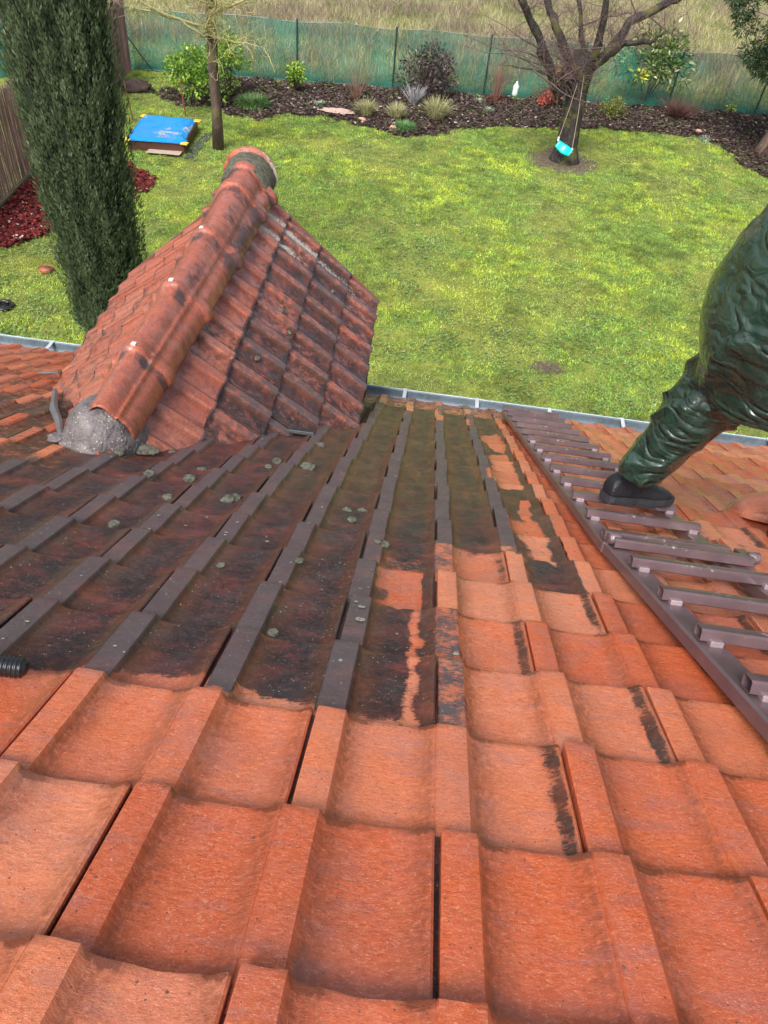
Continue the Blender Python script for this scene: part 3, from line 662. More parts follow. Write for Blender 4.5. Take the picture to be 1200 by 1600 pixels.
def infan(x, y, m=0):
    P = np.stack([x, y, np.zeros_like(x)], 1); q = pix(P); return (q[:, 0] > -40) & (q[:, 0] < 1240) & (q[:, 1] > -40) & (q[:, 1] < 760)
def in_any(x, y, polys):
    k = np.zeros(x.shape, bool)
    for p in polys: k |= inpoly(x, y, p)
    return k
# lawn: density follows distance
def scatter(n, x0, x1, y0, y1, ypow=1.0):
    x = rng.uniform(x0, x1, n); y = y0+(y1-y0)*rng.uniform(0, 1, n)**ypow; return x, y
x, y = scatter(1250000, -10.5, 9.5, 4.6, 23.2, 1.15)
jx = (fbm(x, y, 2.4, 101)-.5)*.9; jy = (fbm(x, y, 2.4, 105)-.5)*.9; k = infan(x, y) & ~in_any(x+jx, y+jy, [bedp, redp]) & (y < fence_y(x)-.02); x, y = x[k], y[k]
db = np.hypot((x-2.35)/.95, (y-18.1)/.85); k = rng.uniform(0, 1, len(x)) < np.clip(db*1.6-.75, .06, 1); x, y = x[k], y[k]
db = np.hypot((x-1.68)/.32, (y-9.2)/.28); k = rng.uniform(0, 1, len(x)) < np.clip(db*1.5-.5, .15, 1); x, y = x[k], y[k]
thin = fbm(x, y, .9, 3)*.6+vnoise(x, y, 6, 8)*.4; k = rng.uniform(0, 1, len(x)) < np.clip(1.35-1.5*np.clip(thin-.38, 0, 1)*2.2, .25, 1); x, y, thin = x[k], y[k], thin[k]
n = len(x); print('lawn blades', n)
yel = np.clip((fbm(x, y, .75, 11)-.42)*5.5, 0, 1)*np.clip((vnoise(x, y, 4.2, 12)-.22)*2.2, 0, 1)
yel = np.clip(yel+.45*np.clip((vnoise(x, y, 5.5, 21)-.62)*5, 0, 1), 0, 1)
g = cmix((.16, .29, .055), (.29, .44, .10), rng.uniform(0, 1, n)); c = cmix(g, np.array((.60, .68, .060)), yel*rng.uniform(.2, .8, n))
dry = np.clip((fbm(x, y, .8, 31)-.48)*5, 0, 1); c = cmix(c, np.array((.40, .33, .14)), dry*rng.uniform(0, .8, n))
dk = np.clip((fbm(x, y, 2.2, 41)-.54)*5, 0, 1); c = cmix(c, np.array((.045, .085, .018)), dk*.65)
c = c*rng.uniform(.45, 1.45, n)[:, None]
hh = rng.uniform(.020, .060, n)*(1-.4*dry)
c *= (.72+.62*vnoise(x, y, 7.5, 44))[:, None]*1.24
blades('grass', x, y, hh, rng.uniform(.007, .017, n), np.full(n, 1.25), c)
# clover and rosette weeds: flat leaflets
n = 60000; x, y = scatter(n, -9.5, 9, 5, 22.5, 1.1); k = infan(x, y) & ~in_any(x, y, [bedp, redp]) & (y < fence_y(x)) & (np.hypot((x-2.35)/.85, (y-18.1)/.75) > 1) & (vnoise(x, y, 2.3, 51) > .48); x, y = x[k], y[k]; n = len(x)
az = rng.uniform(0, 6.28, n); s_ = rng.uniform(.010, .026, n); zz = rng.uniform(.015, .05, n); q = []
for da in (0, 1.57, 3.14, 4.71): q.append(np.stack([x+np.cos(az+da)*s_, y+np.sin(az+da)*s_, zz+rng.uniform(-.006, .006, n)], 1))
me = bigmesh('clover', np.stack(q, 1).reshape(-1, 3), np.arange(4*n), 4, {'lcol': np.repeat(cmix((.13, .26, .055), (.30, .40, .16), rng.uniform(0, 1, n)), 4, 0)})
o = link('clover', me, M_BLADE); o['kind'] = 'stuff'

# fallen leaves and twigs scattered in the grass
n = 900; x, y = scatter(n, -9, 9, 5, 22, 1.0); k = infan(x, y) & ~in_any(x, y, [bedp, redp]); x, y = x[k], y[k]; n = len(x); az = rng.uniform(0, 6.28, n); s_ = rng.uniform(.015, .045, n); q = []
for da, f_ in ((0, 1), (1.2, .5), (3.14, 1), (4.5, .5)): q.append(np.stack([x+np.cos(az+da)*s_*f_, y+np.sin(az+da)*s_*f_, .045+rng.uniform(-.01, .015, n)], 1))
me = bigmesh('fallen_leaves', np.stack(q, 1).reshape(-1, 3), np.arange(4*n), 4, {'lcol': np.repeat(cmix((.12, .06, .03), (.45, .32, .20), rng.uniform(0, 1, n)), 4, 0)}); o = link('fallen_leaves', me, M_DRY); o['kind'] = 'stuff'
# chips for the beds
def chips(name, poly_list, n, cols, x0, x1, y0, y1, size=(.012, .045)):
    x, y = scatter(n, x0, x1, y0, y1); k = in_any(x+(fbm(x, y, 2.4, 101)-.5)*.9, y+(fbm(x, y, 2.4, 105)-.5)*.9, poly_list); x, y = x[k], y[k]; n = len(x)
    az = rng.uniform(0, 6.28, n); s1 = rng.uniform(*size, n); s2 = s1*rng.uniform(.25, .7, n); tl = rng.uniform(-.5, .5, n)
    zz = .012+rng.uniform(0, .045, n)+.03*vnoise(x, y, 3, 5); q = []
    for a, b in ((-1, -1), (1, -1), (1, 1), (-1, 1)): q.append(np.stack([x+np.cos(az)*s1*a-np.sin(az)*s2*b, y+np.sin(az)*s1*a+np.cos(az)*s2*b, zz+tl*s1*a*.8+.006*b], 1))
    ci = rng.choice(len(cols), n, p=[w_ for _, w_ in cols]); c = np.array([c_ for c_, _ in cols])[ci]*rng.uniform(.6, 1.2, n)[:, None]
    me = bigmesh(name, np.stack(q, 1).reshape(-1, 3), np.arange(4*n), 4, {'lcol': np.repeat(c, 4, 0)}); o = link(name, me, M_DRY); o['kind'] = 'stuff'
chips('bark_mulch', [bedp], 90000, [((.055, .034, .032), .44), ((.11, .068, .062), .30), ((.21, .15, .13), .14), ((.08, .12, .03), .10), ((.50, .44, .40), .02)], -7.8, 11, 18.2, 24.3)
chips('red_mulch', [redp], 26000, [((.13, .018, .018), .5), ((.24, .045, .040), .33), ((.07, .02, .02), .14), ((.55, .45, .40), .03)], -8.2, -5.9, 9.4, 15.1)
n = 22000; x = rng.uniform(-7.3, 9, n); y = rng.uniform(18.3, 23.5, n); k = in_any(x, y, [bedp]) & (vnoise(x, y, 1.4, 61) > .50); x, y = x[k], y[k]; n = len(x)
blades('bed_weeds', x, y, rng.uniform(.03, .10, n), rng.uniform(.008, .02, n), np.full(n, 1.1), cmix((.10, .17, .035), (.26, .34, .12), rng.uniform(0, 1, n)))

# rough field beyond the fence
x = rng.uniform(-16, 22, 330000); y = 21+28*rng.uniform(0, 1, 330000)**1.35; k = infan(x, y) & (y > fence_y(x)+.06); x, y = x[k], y[k]; n = len(x)
f = fbm(x, y, .35, 71); st = fbm(x, y, 1.1, 81)
dryf = np.clip((st-.46)*4+np.clip((y-fence_y(x)-1.6)/4, -.5, .75)+(f-.5)*2, 0, 1)
c = cmix(cmix((.13, .20, .05), (.30, .36, .07), rng.uniform(0, 1, n)), cmix((.42, .36, .18), (.74, .66, .42), rng.uniform(0, 1, n)), dryf*rng.uniform(.3, 1.1, n))
br = np.clip((fbm(x, y*1.4, .5, 91)-.53)*7, 0, 1); c = cmix(c, np.array((.15, .105, .085)), br*rng.uniform(0, 1, n))
blades('field_grass', x, y, rng.uniform(.05, .17, n)*(1+1.5*dryf), rng.uniform(.010, .022, n)*(1+.03*(y-20)), np.full(n, 1.15), c*rng.uniform(.6, 1.2, n)[:, None], mat=M_DRY)
# tangled brown bramble stalks: long thin leaning blades
x = rng.uniform(-14, 20, 60000); y = rng.uniform(22.2, 42, 60000); k = infan(x, y) & (y > fence_y(x)+1.2) & (fbm(x, y*1.4, .5, 91) > .50); x, y = x[k], y[k]; n = len(x)
blades('bramble_stalks', x, y, rng.uniform(.4, 1.1, n), rng.uniform(.006, .016, n), np.full(n, 1.2), cmix((.20, .14, .12), (.42, .34, .27), rng.uniform(0, 1, n)), mat=M_DRY)

# ------------------------------------------------------------------ fences
M_POST = simple('green_steel', (.010, .060, .050), .4, .2)
def net_mat():
    t = NT('shade_net'); p = t.pos(); s = t.sep(p)
    vx = t.n('CombineXYZ', {0: s[0], 1: 0, 2: s[2]}).outputs[0]
    wv = t.noise(t.map(vx, (14, 1, .8)), 1., 4, .6); ff = t.noise(t.map(vx, (160, 1, 160)), 1., 2); big = t.noise(t.map(vx, (1.1, 1, 1.2)), 1., 3, .6)
    c = t.ramp(big, [(.3, (.008, .085, .068)), (.5, (.014, .150, .115)), (.7, (.024, .24, .18))])
    low = t.step(s[2], .22, .03); c = t.mix(t.math('MULTIPLY', low, .5), c, (.006, .09, .09))
    t.set(Base_Color=c, Roughness=.5)
    al = t.math('ADD', t.math('MULTIPLY', t.math('SUBTRACT', wv, .5), 1.1), t.math('MULTIPLY', t.math('SUBTRACT', ff, .5), .5)); al = t.math('ADD', al, t.math('MULTIPLY', t.math('SUBTRACT', big, .5), .7))
    al = t.math('ADD', al, t.math('MULTIPLY', low, .35)); al = t.math('ADD', al, .46, clamp=True)
    t.set(Alpha=al); return t.m
fe = empty('net_fence', (0, fence_y(0), 0), 'long garden fence of green shade netting on thin dark green posts', 'fence')
V = []; xs = np.arange(-9.3, 11.6, .06); zs = [0, .06, .25, .6, 1.0, 1.3, 1.42]
for i, x_ in enumerate(xs):
    sag = .02*math.sin((x_+9.3)/2.55*math.pi*2)+.02*N3(x_, 3)
    for j, z_ in enumerate(zs): V.append((x_, fence_y(x_)+.03+.02*N3(x_*2.2, z_*2)+(.05*(1-z_/.25)*abs(N3(x_*1.3, 7)) if z_ < .25 else 0), max(.004, z_+(sag if z_ > 1 else 0)-.0)))
n = len(zs); F = [(i*n+j, (i+1)*n+j, (i+1)*n+j+1, i*n+j+1) for i in range(len(xs)-1) for j in range(n-1)]
me = mesh('netting', V, F); link('netting', me, net_mat(), fe, True)
mb = MB(); mb.tube([(x_, fence_y(x_)+.03, 1.41+.02*math.sin((x_+9.3)/2.55*math.pi*2)+.02*N3(x_, 3)) for x_ in np.arange(-9.3, 11.6, .3)], .007, 5); mb.build('top_wire', simple('pale_wire', (.30, .33, .30), .5), fe)
mb = MB(); mb.tube([(x_, fence_y(x_)+.0, .03+.012*N3(x_, 9)) for x_ in np.arange(-9.3, 11.6, .2)], .016, 6); mb.build('bottom_hem', M_POST, fe)
for x_ in (-9.3, -6.95, -4.68, -2.12, .38, 2.95, 5.62, 8.2, 10.8):
    mb = MB(); mb.tube([(x_, fence_y(x_), 0), (x_, fence_y(x_), 1.46)], .024, 8); mb.build('post', M_POST, fe)
mb = MB(); mb.tube([(-9.28, 20.88, 1.18), (-8.45, 21.03, .02)], .016, 7); mb.build('brace', M_POST, fe)

# cane screen on the left: reeds in bundles
M_CANE = simple('willow_cane', (.30, .19, .165), .8, .45, 3, c2=(.16, .095, .085), stretch=(20, 20, .8), bump=.4)
cf = empty('cane_fence', (-8.15, 13, 0), 'tall brown woven cane screen fence left of the cypress', 'fence')
def cane_xy(t): return (-8.02-.17*(t-11)*.45-.02*(t-11), t)
y_ = 8.6; ci = 0; variants = []
for v_ in range(6):
    mb = MB(); r = random.Random(v_)
    for q in range(14):
        px_ = r.uniform(-.02, .02); py_ = q*.0155; h_ = 1.62+r.uniform(-.05, .05); mb.tube([(px_, py_, .02), (px_+r.uniform(-.012, .012), py_+r.uniform(-.01, .01), .8), (px_+r.uniform(-.02, .02), py_, h_)], r.uniform(.0065, .0095), 4)
    V = np.array([tuple(v) for v in mb.V]); variants.append(mesh('cane_bundle', V, mb.F))
while y_ < 20.7:
    x_ = cane_xy(y_)[0]; o = link('cane_bundle', variants[ci % 6], M_CANE, cf, origin=(x_, y_, .0)); o.rotation_euler = (0, 0, .096); y_ += .2155; ci += 1
for z_ in (.35, .85, 1.35):
    mb = MB(); mb.tube([(cane_xy(t)[0]+.028, t, z_+.01*math.sin(t*2)) for t in np.arange(8.6, 20.8, .25)], .004, 4); mb.build('binding_wire', simple('wire', (.15, .13, .12), .5) if z_ == .35 else bpy.data.materials['wire'], cf)
mb = MB(); mb.box((-8.12, 12.5, .05), (.06, 8.4, .10), (1, .08, 0), (-.0965, .995, 0)); mb.build('base_board', simple('mossy_board', (.12, .11, .06), .9), cf)

# green ribbed bin behind the cane screen
cb = empty('ribbed_tank', (-12.2, 19.6, 0), 'green ribbed plastic tank behind the cane screen at the photo edge', 'tank')
M_GPL = simple('green_plastic', (.055, .20, .15), .45, .2)
b0 = on_y(14, 132, 19.3); 
V = []; F = []; zs = np.linspace(.0, 2.55, 64)
for i, z_ in enumerate(zs):
    rr = .42+.035*(1 if math.sin(z_*26) > 0 else -1)*(1 if z_ > .3 else 0)
    for k in range(16): an = 2*math.pi*k/16; V.append((b0[0]-.30+rr*math.cos(an), 19.3+rr*math.sin(an), z_))
for i in range(63):
    for k in range(16): F.append((i*16+k, i*16+(k+1) % 16, (i+1)*16+(k+1) % 16, (i+1)*16+k))
link('tank_body', mesh('tank_body', V, F), M_GPL, cb, True)
mb = MB(); mb.tube([(b0[0]-.3, 19.3, 2.55), (b0[0]-.3, 19.3, 2.6)], [.46, .44], 16); mb.build('lid', simple('pale_lid', (.5, .62, .58), .4), cb, True)
mb = MB(); mb.add([(-16, 8.8, 1.0), (-8.9, 8.8, 1.0), (-9.9, 18.9, 1.0), (-16, 18.9, 1.0), (-16, 8.8, .0), (-8.9, 8.8, .0), (-9.9, 18.9, .0), (-16, 18.9, .0)], [(0,1,2,3),(7,6,5,4),(0,4,5,1),(1,5,6,2),(2,6,7,3),(3,7,4,0)])
o = mb.build('neighbour_hedge', simple('brown_hedge', (.10, .065, .055), .9, .5, 6, bump=1., c2=(.04, .035, .02))); tag(o, 'clipped brownish hedge behind the cane screen', 'hedge')
bpy.data.objects.remove(o)

# ------------------------------------------------------------------ plants
def leafcloud(name, centers, nl, lsz, cols, parent, up=.3, shape=.45, mat=None, spread=None, vcol=.35, asp=None):
    """pointed folded leaves spread in small ellipsoid clumps; centers: list of (x,y,z,rx,ry,rz)"""
    C = np.array(centers); wgt = (C[:, 3]*C[:, 4]*C[:, 5])**(.66); idx = rng.choice(len(C), nl, p=wgt/wgt.sum()); c = C[idx]
    d = rng.normal(size=(nl, 3)); d /= np.linalg.norm(d, axis=1)[:, None]; rad = rng.uniform(.25, 1, nl)**.5
    p = c[:, :3]+d*c[:, 3:]*rad[:, None]
    dirv = d+np.array([0, 0, up])+rng.normal(size=(nl, 3))*.5; dirv /= np.linalg.norm(dirv, axis=1)[:, None]
    sd_ = np.cross(dirv, rng.normal(size=(nl, 3))); sd_ /= np.linalg.norm(sd_, axis=1)[:, None]; nr = np.cross(sd_, dirv)
    L = rng.uniform(*lsz, nl)[:, None]; W = L*shape
    a = p; b = p+dirv*L*.45+sd_*W*.5+nr*W*.12; t_ = p+dirv*L-np.array([0, 0, 1])*L*.12; e = p+dirv*L*.45-sd_*W*.5+nr*W*.12
    V = np.stack([a, b, t_, e], 1).reshape(-1, 3)
    ca = np.array(cols); cc = ca[rng.integers(0, len(ca), nl)]*rng.uniform(1-vcol, 1+vcol, nl)[:, None]
    me = bigmesh(name, V, np.arange(4*nl), 4, {'lcol': np.repeat(cc, 4, 0)}); return link(name, me, mat or M_LEAF, parent)
M_STEM = simple('brown_twig', (.10, .065, .05), .8, .4, 20)
def stems(name, base, n, h, spread, rad, parent, mat=None, seed=0, droop=.0):
    r = random.Random(seed); mb = MB()
    for k in range(n):
        an = r.uniform(0, 6.28); s_ = r.uniform(.15, 1)*spread; hh = h*r.uniform(.6, 1)
        mb.tube([(base[0]+.03*math.cos(an), base[1]+.03*math.sin(an), 0), (base[0]+s_*.45*math.cos(an), base[1]+s_*.45*math.sin(an), hh*.5), (base[0]+s_*math.cos(an), base[1]+s_*math.sin(an), hh*(1-droop*r.random()))], [rad, rad*.8, rad*.35], 4)
    return mb.build(name, mat or M_STEM, parent)
def bush(name, label, cat, base, w_, h_, nl, lsz, cols, group=None, nclump=14, z0=.12, shape=.45, seed=1, stemc=True, fill=.45):
    r = random.Random(seed); e = empty(name, (base[0], base[1], 0), label, cat, group); C = []
    for k in range(nclump):
        an = r.uniform(0, 6.28); q = r.uniform(0, 1)**.5*w_/2*.72; zz = z0+(h_-z0)*r.uniform(.15, .88); q *= math.sin(math.pi*min(.95, max(.15, (zz/h_)*.85+.1)))**.6
        s_ = w_*r.uniform(.14, .24); C.append((base[0]+q*math.cos(an), base[1]+q*math.sin(an), zz, s_, s_, s_*.85))
    leafcloud('foliage', C, nl, lsz, cols, e, shape=shape)
    if stemc: stems('stems', base, 9, h_*.75, w_*.35, .012, e, seed=seed)
    return e
def tuft(name, label, cat, base, n, h, w_, cols, lean=.9, group=None, mat=None, wd=.006):
    e = empty(name, (base[0], base[1], 0), label, cat, group)
    a = rng.uniform(0, 6.28, n); q = rng.uniform(0, 1, n)**.7*w_*.25; x = base[0]+q*np.cos(a); y = base[1]+q*np.sin(a)
    N = n; ln = lean*rng.uniform(.1, 1, N)*1.; hh = h*rng.uniform(.6, 1, N); az = a+rng.normal(size=N)*.4
    sx, sy = -np.sin(az)*wd/2, np.cos(az)*wd/2
    def P(f, l): return np.stack([x+np.cos(az)*np.sin(ln*l)*hh*f, y+np.sin(az)*np.sin(ln*l)*hh*f, np.cos(ln*l)*hh*f], 1)
    S = np.stack([sx, sy, np.zeros(N)], 1); p0, p1, p2 = P(0, 1), P(.55, .7), P(1, 1.15)
    V = np.concatenate([np.stack([p0-S, p0+S, p1+S*.8, p1-S*.8], 1).reshape(-1, 3), np.stack([p1-S*.8, p1+S*.8, p2+S*.15, p2-S*.15], 1).reshape(-1, 3)])
    cc = np.array(cols)[rng.integers(0, len(cols), N)]*rng.uniform(.7, 1.25, N)[:, None]; cc = np.concatenate([np.repeat(cc, 4, 0)]*2)
    me = bigmesh('blades', V, np.arange(8*N), 4, {'lcol': cc}); link('blades', me, mat or M_DRY, e); return e
GREEN_Y = [(.12, .24, .03), (.20, .36, .04), (.30, .46, .05), (.07, .15, .03)]
b_ = on_z(312, 163); bush('green_bush', 'bright green rounded bush partly behind the slim lichen-covered tree', 'bush', (b_[0], b_[1]), 1.55, 1.25, 2600, (.05, .12), GREEN_Y, 'evergreen bushes in the bed', 22, seed=2, shape=.5)
b_ = on_z(360, 152); bush('green_bush', 'yellow-green upright bush just right of the slim tree trunk', 'bush', (b_[0], b_[1]), 1.15, 1.45, 2000, (.05, .11), GREEN_Y+[(.34, .46, .06)], 'evergreen bushes in the bed', 18, seed=3)
b_ = on_z(459, 144); bush('green_bush', 'small light green bush at the foot of a fence post', 'bush', (b_[0], b_[1]), .72, .66, 800, (.05, .11), GREEN_Y+[(.4, .5, .08)], 'evergreen bushes in the bed', 9, seed=4)
b_ = on_z(664, 150); bush('purple_bush', 'dark purple-brown leaved bush in front of the netting', 'bush', (b_[0], b_[1]), 1.75, 1.15, 3300, (.05, .12), [(.045, .028, .035), (.085, .05, .055), (.05, .06, .04), (.14, .09, .09)], None, 22, seed=5, shape=.4)
b_ = on_z(1005, 160); bush('laurel_bush', 'tall glossy laurel with drooping leaves and a yellow cluster', 'bush', (b_[0], b_[1]), 2.15, 1.75, 2600, (.09, .21), [(.06, .12, .025), (.11, .20, .04), (.24, .30, .08), (.40, .42, .20), (.05, .09, .02)], None, 26, z0=.45, shape=.34, seed=6)
b2 = on_y(1000, 118, b_[1]-1.0); leafcloud('yellow_leaves', [(b2[0], b2[1], b2[2], .12, .12, .12)], 26, (.10, .18), [(.62, .58, .05), (.50, .52, .05)], bpy.data.objects['laurel_bush'], shape=.4)
b_ = on_z(958, 184); bush('low_shrub', 'low yellow-green shrub in the mulch before the laurel', 'shrub', (b_[0], b_[1]), .95, .45, 1500, (.03, .07), [(.30, .32, .05), (.16, .19, .04), (.09, .11, .03)], None, 14, z0=.05, seed=7)
b_ = on_z(1135, 186); bush('sapling', 'tiny yellow-green sapling in the dark mulch at the right', 'sapling', (b_[0], b_[1]), .30, .55, 120, (.05, .10), [(.30, .36, .05), (.16, .26, .05)], None, 5, z0=.1, seed=8)
b_ = on_z(860, 168)
e = bush('red_bush', 'small nandina bush with orange top and red lower leaves', 'bush', (b_[0], b_[1]), .85, .55, 900, (.05, .10), [(.50, .09, .06), (.55, .16, .09), (.25, .05, .04)], None, 9, z0=.05, seed=9)
leafcloud('orange_top', [(b_[0]+.02, b_[1], .92, .42, .3, .10), (b_[0]-.1, b_[1], .80, .2, .2, .12)], 420, (.04, .08), [(.60, .27, .08), (.50, .20, .06)], e)
b_ = on_z(1055, 186); e = empty('bare_shrub', (b_[0], b_[1], 0), 'low reddish-brown leafless shrub right of the laurel', 'shrub', 'leafless shrubs'); stems('stems', b_, 240, .5, .75, .006, e, simple('red_brown_twig', (.13, .05, .045), .8), 3)
b_ = on_z(773, 160); e = empty('bare_shrub', (b_[0], b_[1], 0), 'leafless shrub of thin upright stems, red at its foot, beside a fence post', 'shrub', 'leafless shrubs'); stems('stems', b_, 46, 1.15, .48, .008, e, simple('tan_twig', (.26, .15, .11), .8), 4); leafcloud('red_shoots', [(b_[0], b_[1], .1, .22, .2, .12)], 260, (.03, .07), [(.35, .03, .03), (.22, .03, .03)], e, shape=.3)['kind'] = 'stuff'
b_ = on_z(556, 158); e = empty('bare_shrub', (b_[0], b_[1], 0), 'tan wispy leafless shrub between two grass tufts and the netting', 'shrub', 'leafless shrubs'); stems('stems', b_, 60, .85, .5, .005, e, bpy.data.materials['tan_twig'], 5)
b_ = on_z(645, 165); e = empty('bare_shrub', (b_[0], b_[1], 0), 'pale grey twiggy shrub below the purple bush', 'shrub', 'leafless shrubs'); stems('stems', b_, 90, .5, .42, .007, e, simple('grey_twig', (.36, .35, .36), .8), 6)
STRAW = [(.42, .40, .20), (.55, .50, .30), (.24, .28, .10)]
for (px_, py_, h_, w2_, lb) in ((572, 182, .45, .5, 'leftmost of the three straw-coloured grass tufts'), (617, 187, .42, .5, 'middle straw-coloured grass tuft beside the bright green clump'), (680, 188, .62, .7, 'largest straw-coloured grass tuft, below the purple bush')):
    b_ = on_z(px_, py_); tuft('ornamental_grass', lb, 'grass tuft', b_, 420, h_, w2_, STRAW, group='ornamental grass tufts', wd=.012)
b_ = on_z(630, 203); tuft('green_clump', 'bright green leafy clump at the lawn edge of the bed', 'plant', b_, 420, .24, .9, [(.10, .24, .07), (.18, .34, .12)], 1.3, wd=.02, mat=M_BLADE)
for (px_, py_, lb) in ((748, 160, 'pale silvery rosette plant in the mulch near the bare stems'), (763, 175, 'pale silvery rosette plant nearest the lawn, right of the large tuft'), (498, 165, 'small pale leafy rosette left of the leftmost grass tuft'), (1101, 220, 'pale green leafy weed at the lawn edge on the right')):
    b_ = on_z(px_, py_); tuft('rosette_plant', lb, 'plant', b_, 90, .14, .4, [(.30, .42, .27), (.42, .52, .40)], 1.4, 'rosette plants', M_BLADE, .035)
b_ = on_z(395, 165); tuft('green_clump', 'low dark green spreading clump right of the slim tree', 'plant', b_, 700, .26, 1.6, [(.07, .15, .04), (.14, .24, .08)], 1.4, wd=.03, mat=M_BLADE)
# pale sand patch and one pink stone
b_ = on_z(527, 178); attr_plane('sand_patch', disc_poly(b_[0], b_[1], .42, .22, seed=8, jag=.5), .075, simple('pink_sand', (.55, .38, .31), .9, .3, 20))
M_STONE = simple('pink_stone', (.60, .30, .22), .8, .3, 20)
for (px_, py_, s_, lb) in ((565, 190, .10, 'pinkish stone at the lawn edge beside the leftmost tuft'), (1090, 208, .09, 'orange stone lying in the mulch on the right'), (613, 203, .11, 'reddish stone left of the bright green clump')):
    b_ = on_z(px_, py_); o = blob('stone', (b_[0], b_[1], .05), (s_, s_*.7, s_*.5), M_STONE, None, 14, 8, .4, 6, px_); tag(o, lb, 'stone', 'stones in the bed')

# ---- cypress: dense upright sprays over a dark core
def cypress(bx, by):
    e = empty('cypress_tree', (bx, by, 0), 'dense dark green columnar cypress rising behind the small tiled gable', 'tree')
    H = 8.6
    def rad(z): return np.interp(z, [0, .25, 1.0, 2.2, 4.0, 6.5, 8.0, 8.6], [.34, .46, .52, .55, .57, .52, .30, .05])
    mb = MB(); mb.tube([(bx, by, 0), (bx, by, 2), (bx, by, 7)], [.16, .14, .05], 10); mb.build('trunk', simple('cypress_bark', (.10, .065, .05), .9), e)
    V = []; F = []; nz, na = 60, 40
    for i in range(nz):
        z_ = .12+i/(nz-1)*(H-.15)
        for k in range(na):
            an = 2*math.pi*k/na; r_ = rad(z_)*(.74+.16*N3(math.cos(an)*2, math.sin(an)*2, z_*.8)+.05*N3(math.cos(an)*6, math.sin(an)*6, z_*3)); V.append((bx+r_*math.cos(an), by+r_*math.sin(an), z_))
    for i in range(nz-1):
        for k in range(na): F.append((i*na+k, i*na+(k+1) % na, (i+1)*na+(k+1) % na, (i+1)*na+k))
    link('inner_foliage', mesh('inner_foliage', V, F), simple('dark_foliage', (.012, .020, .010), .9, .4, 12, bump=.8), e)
    n = 150000; z = rng.uniform(.1, H, n)**1.0; an = rng.uniform(0, 2*np.pi, n)
    # sprays gather in upright tongues
    lob = fbm(an*rad(z)*3.2+7, z*.85, 2.6, 5)*.66+.34*vnoise(an*4, z*3.2, 1.9, 6)
    r_ = rad(z)*(.62+.58*lob+rng.uniform(-.12, .04, n))
    p = np.stack([bx+r_*np.cos(an), by+r_*np.sin(an), z], 1)
    out = np.stack([np.cos(an), np.sin(an), np.zeros(n)], 1); tang = np.stack([-np.sin(an), np.cos(an), np.zeros(n)], 1)
    d = out*rng.uniform(.05, .55, n)[:, None]+tang*rng.normal(0, .28, n)[:, None]+np.array([0, 0, 1.]); d /= np.linalg.norm(d, axis=1)[:, None]
    sdv = tang+out*rng.normal(0, .8, n)[:, None]; sdv -= d*(sdv*d).sum(1)[:, None]; sdv /= np.linalg.norm(sdv, axis=1)[:, None]
    L = rng.uniform(.030, .075, n)[:, None]; W = L*.34
    V = np.stack([p, p+d*L*.5+sdv*W*.5, p+d*L, p+d*L*.5-sdv*W*.5], 1).reshape(-1, 3)
    c = cmix((.060, .095, .045), (.175, .225, .120), np.clip((lob-.35)*2.0+rng.normal(0, .25, n), 0, 1)); c = cmix(c, np.array((.15, .19, .12)), (rng.uniform(0, 1, n) < .07)*.8)
    me = bigmesh('foliage', V, np.arange(4*n), 4, {'lcol': np.repeat(c, 4, 0)}); link('foliage', me, M_BLADE, e)
    # a few loose sprays breaking the outline
    m = 9000; z = rng.uniform(.2, H, m); an = rng.uniform(0, 6.28, m); q = rng.uniform(0, 1, m); r_ = rad(z)*(.99+.12*vnoise(an*5, z*5, 1.5, 9)+.05*q)
    p = np.stack([bx+r_*np.cos(an), by+r_*np.sin(an), z], 1); d = np.stack([np.cos(an)*.5, np.sin(an)*.5, np.ones(m)], 1)+rng.normal(0, .2, (m, 3)); d /= np.linalg.norm(d, axis=1)[:, None]; sdv = np.cross(d, rng.normal(size=(m, 3))); sdv /= np.linalg.norm(sdv, axis=1)[:, None]
    L = rng.uniform(.04, .09, m)[:, None]; W = L*.22; V = np.stack([p, p+d*L*.5+sdv*W*.5, p+d*L, p+d*L*.5-sdv*W*.5], 1).reshape(-1, 3)
    me = bigmesh('outer_sprays', V, np.arange(4*m), 4, {'lcol': np.repeat(cmix((.06, .10, .04), (.12, .17, .075), rng.uniform(0, 1, m)), 4, 0)}); link('outer_sprays', me, M_BLADE, e)
cypress(-4.63, 8.55)

# ---- bare trees
def bark_mat(name, c1, c2, moss, mossc=(.20, .21, .03)):
    t = NT(name); p = t.pos(); n1 = t.noise(t.map(p, (14, 14, 3)), 1., 4, .65); n2 = t.noise(p, 3.2, 3); n3 = t.noise(p, 40, 3)
    c = t.mix(t.step(n1, .35, .65), c1, c2); c = t.mix(t.math('MULTIPLY', t.step(n2, .52, .62), moss), c, mossc); c = t.mix(t.math('MULTIPLY', t.step(n3, .6, .7), .4), c, (.30, .30, .27))
    t.set(Base_Color=c, Roughness=.85, Normal=t.bump(n1, .8, .02)); return t.m
M_BARK = bark_mat('dark_bark', (.014, .011, .010), (.042, .031, .028), .30)
M_BARK2 = bark_mat('brown_bark', (.055, .034, .026), (.11, .070, .052), .25)
M_TWIG = simple('red_twig', (.14, .085, .08), .8, .4, 10)
M_LTWIG = simple('lichen_twig', (.40, .38, .14), .9, .4, 25, c2=(.22, .19, .10))
def curve_branch(r, p, d, L, r0, r1, n=6, wob=.25, grav=0.):
    pts = [Vector(p)]; d = Vector(d).normalized(); rad = [r0]
    for k in range(n):
        d = (d+Vector((r.uniform(-1, 1), r.uniform(-1, 1), r.uniform(-1, 1)+grav))*wob).normalized(); pts.append(pts[-1]+d*L/n); rad.append(r0+(r1-r0)*(k+1)/n)
    return pts, rad, d
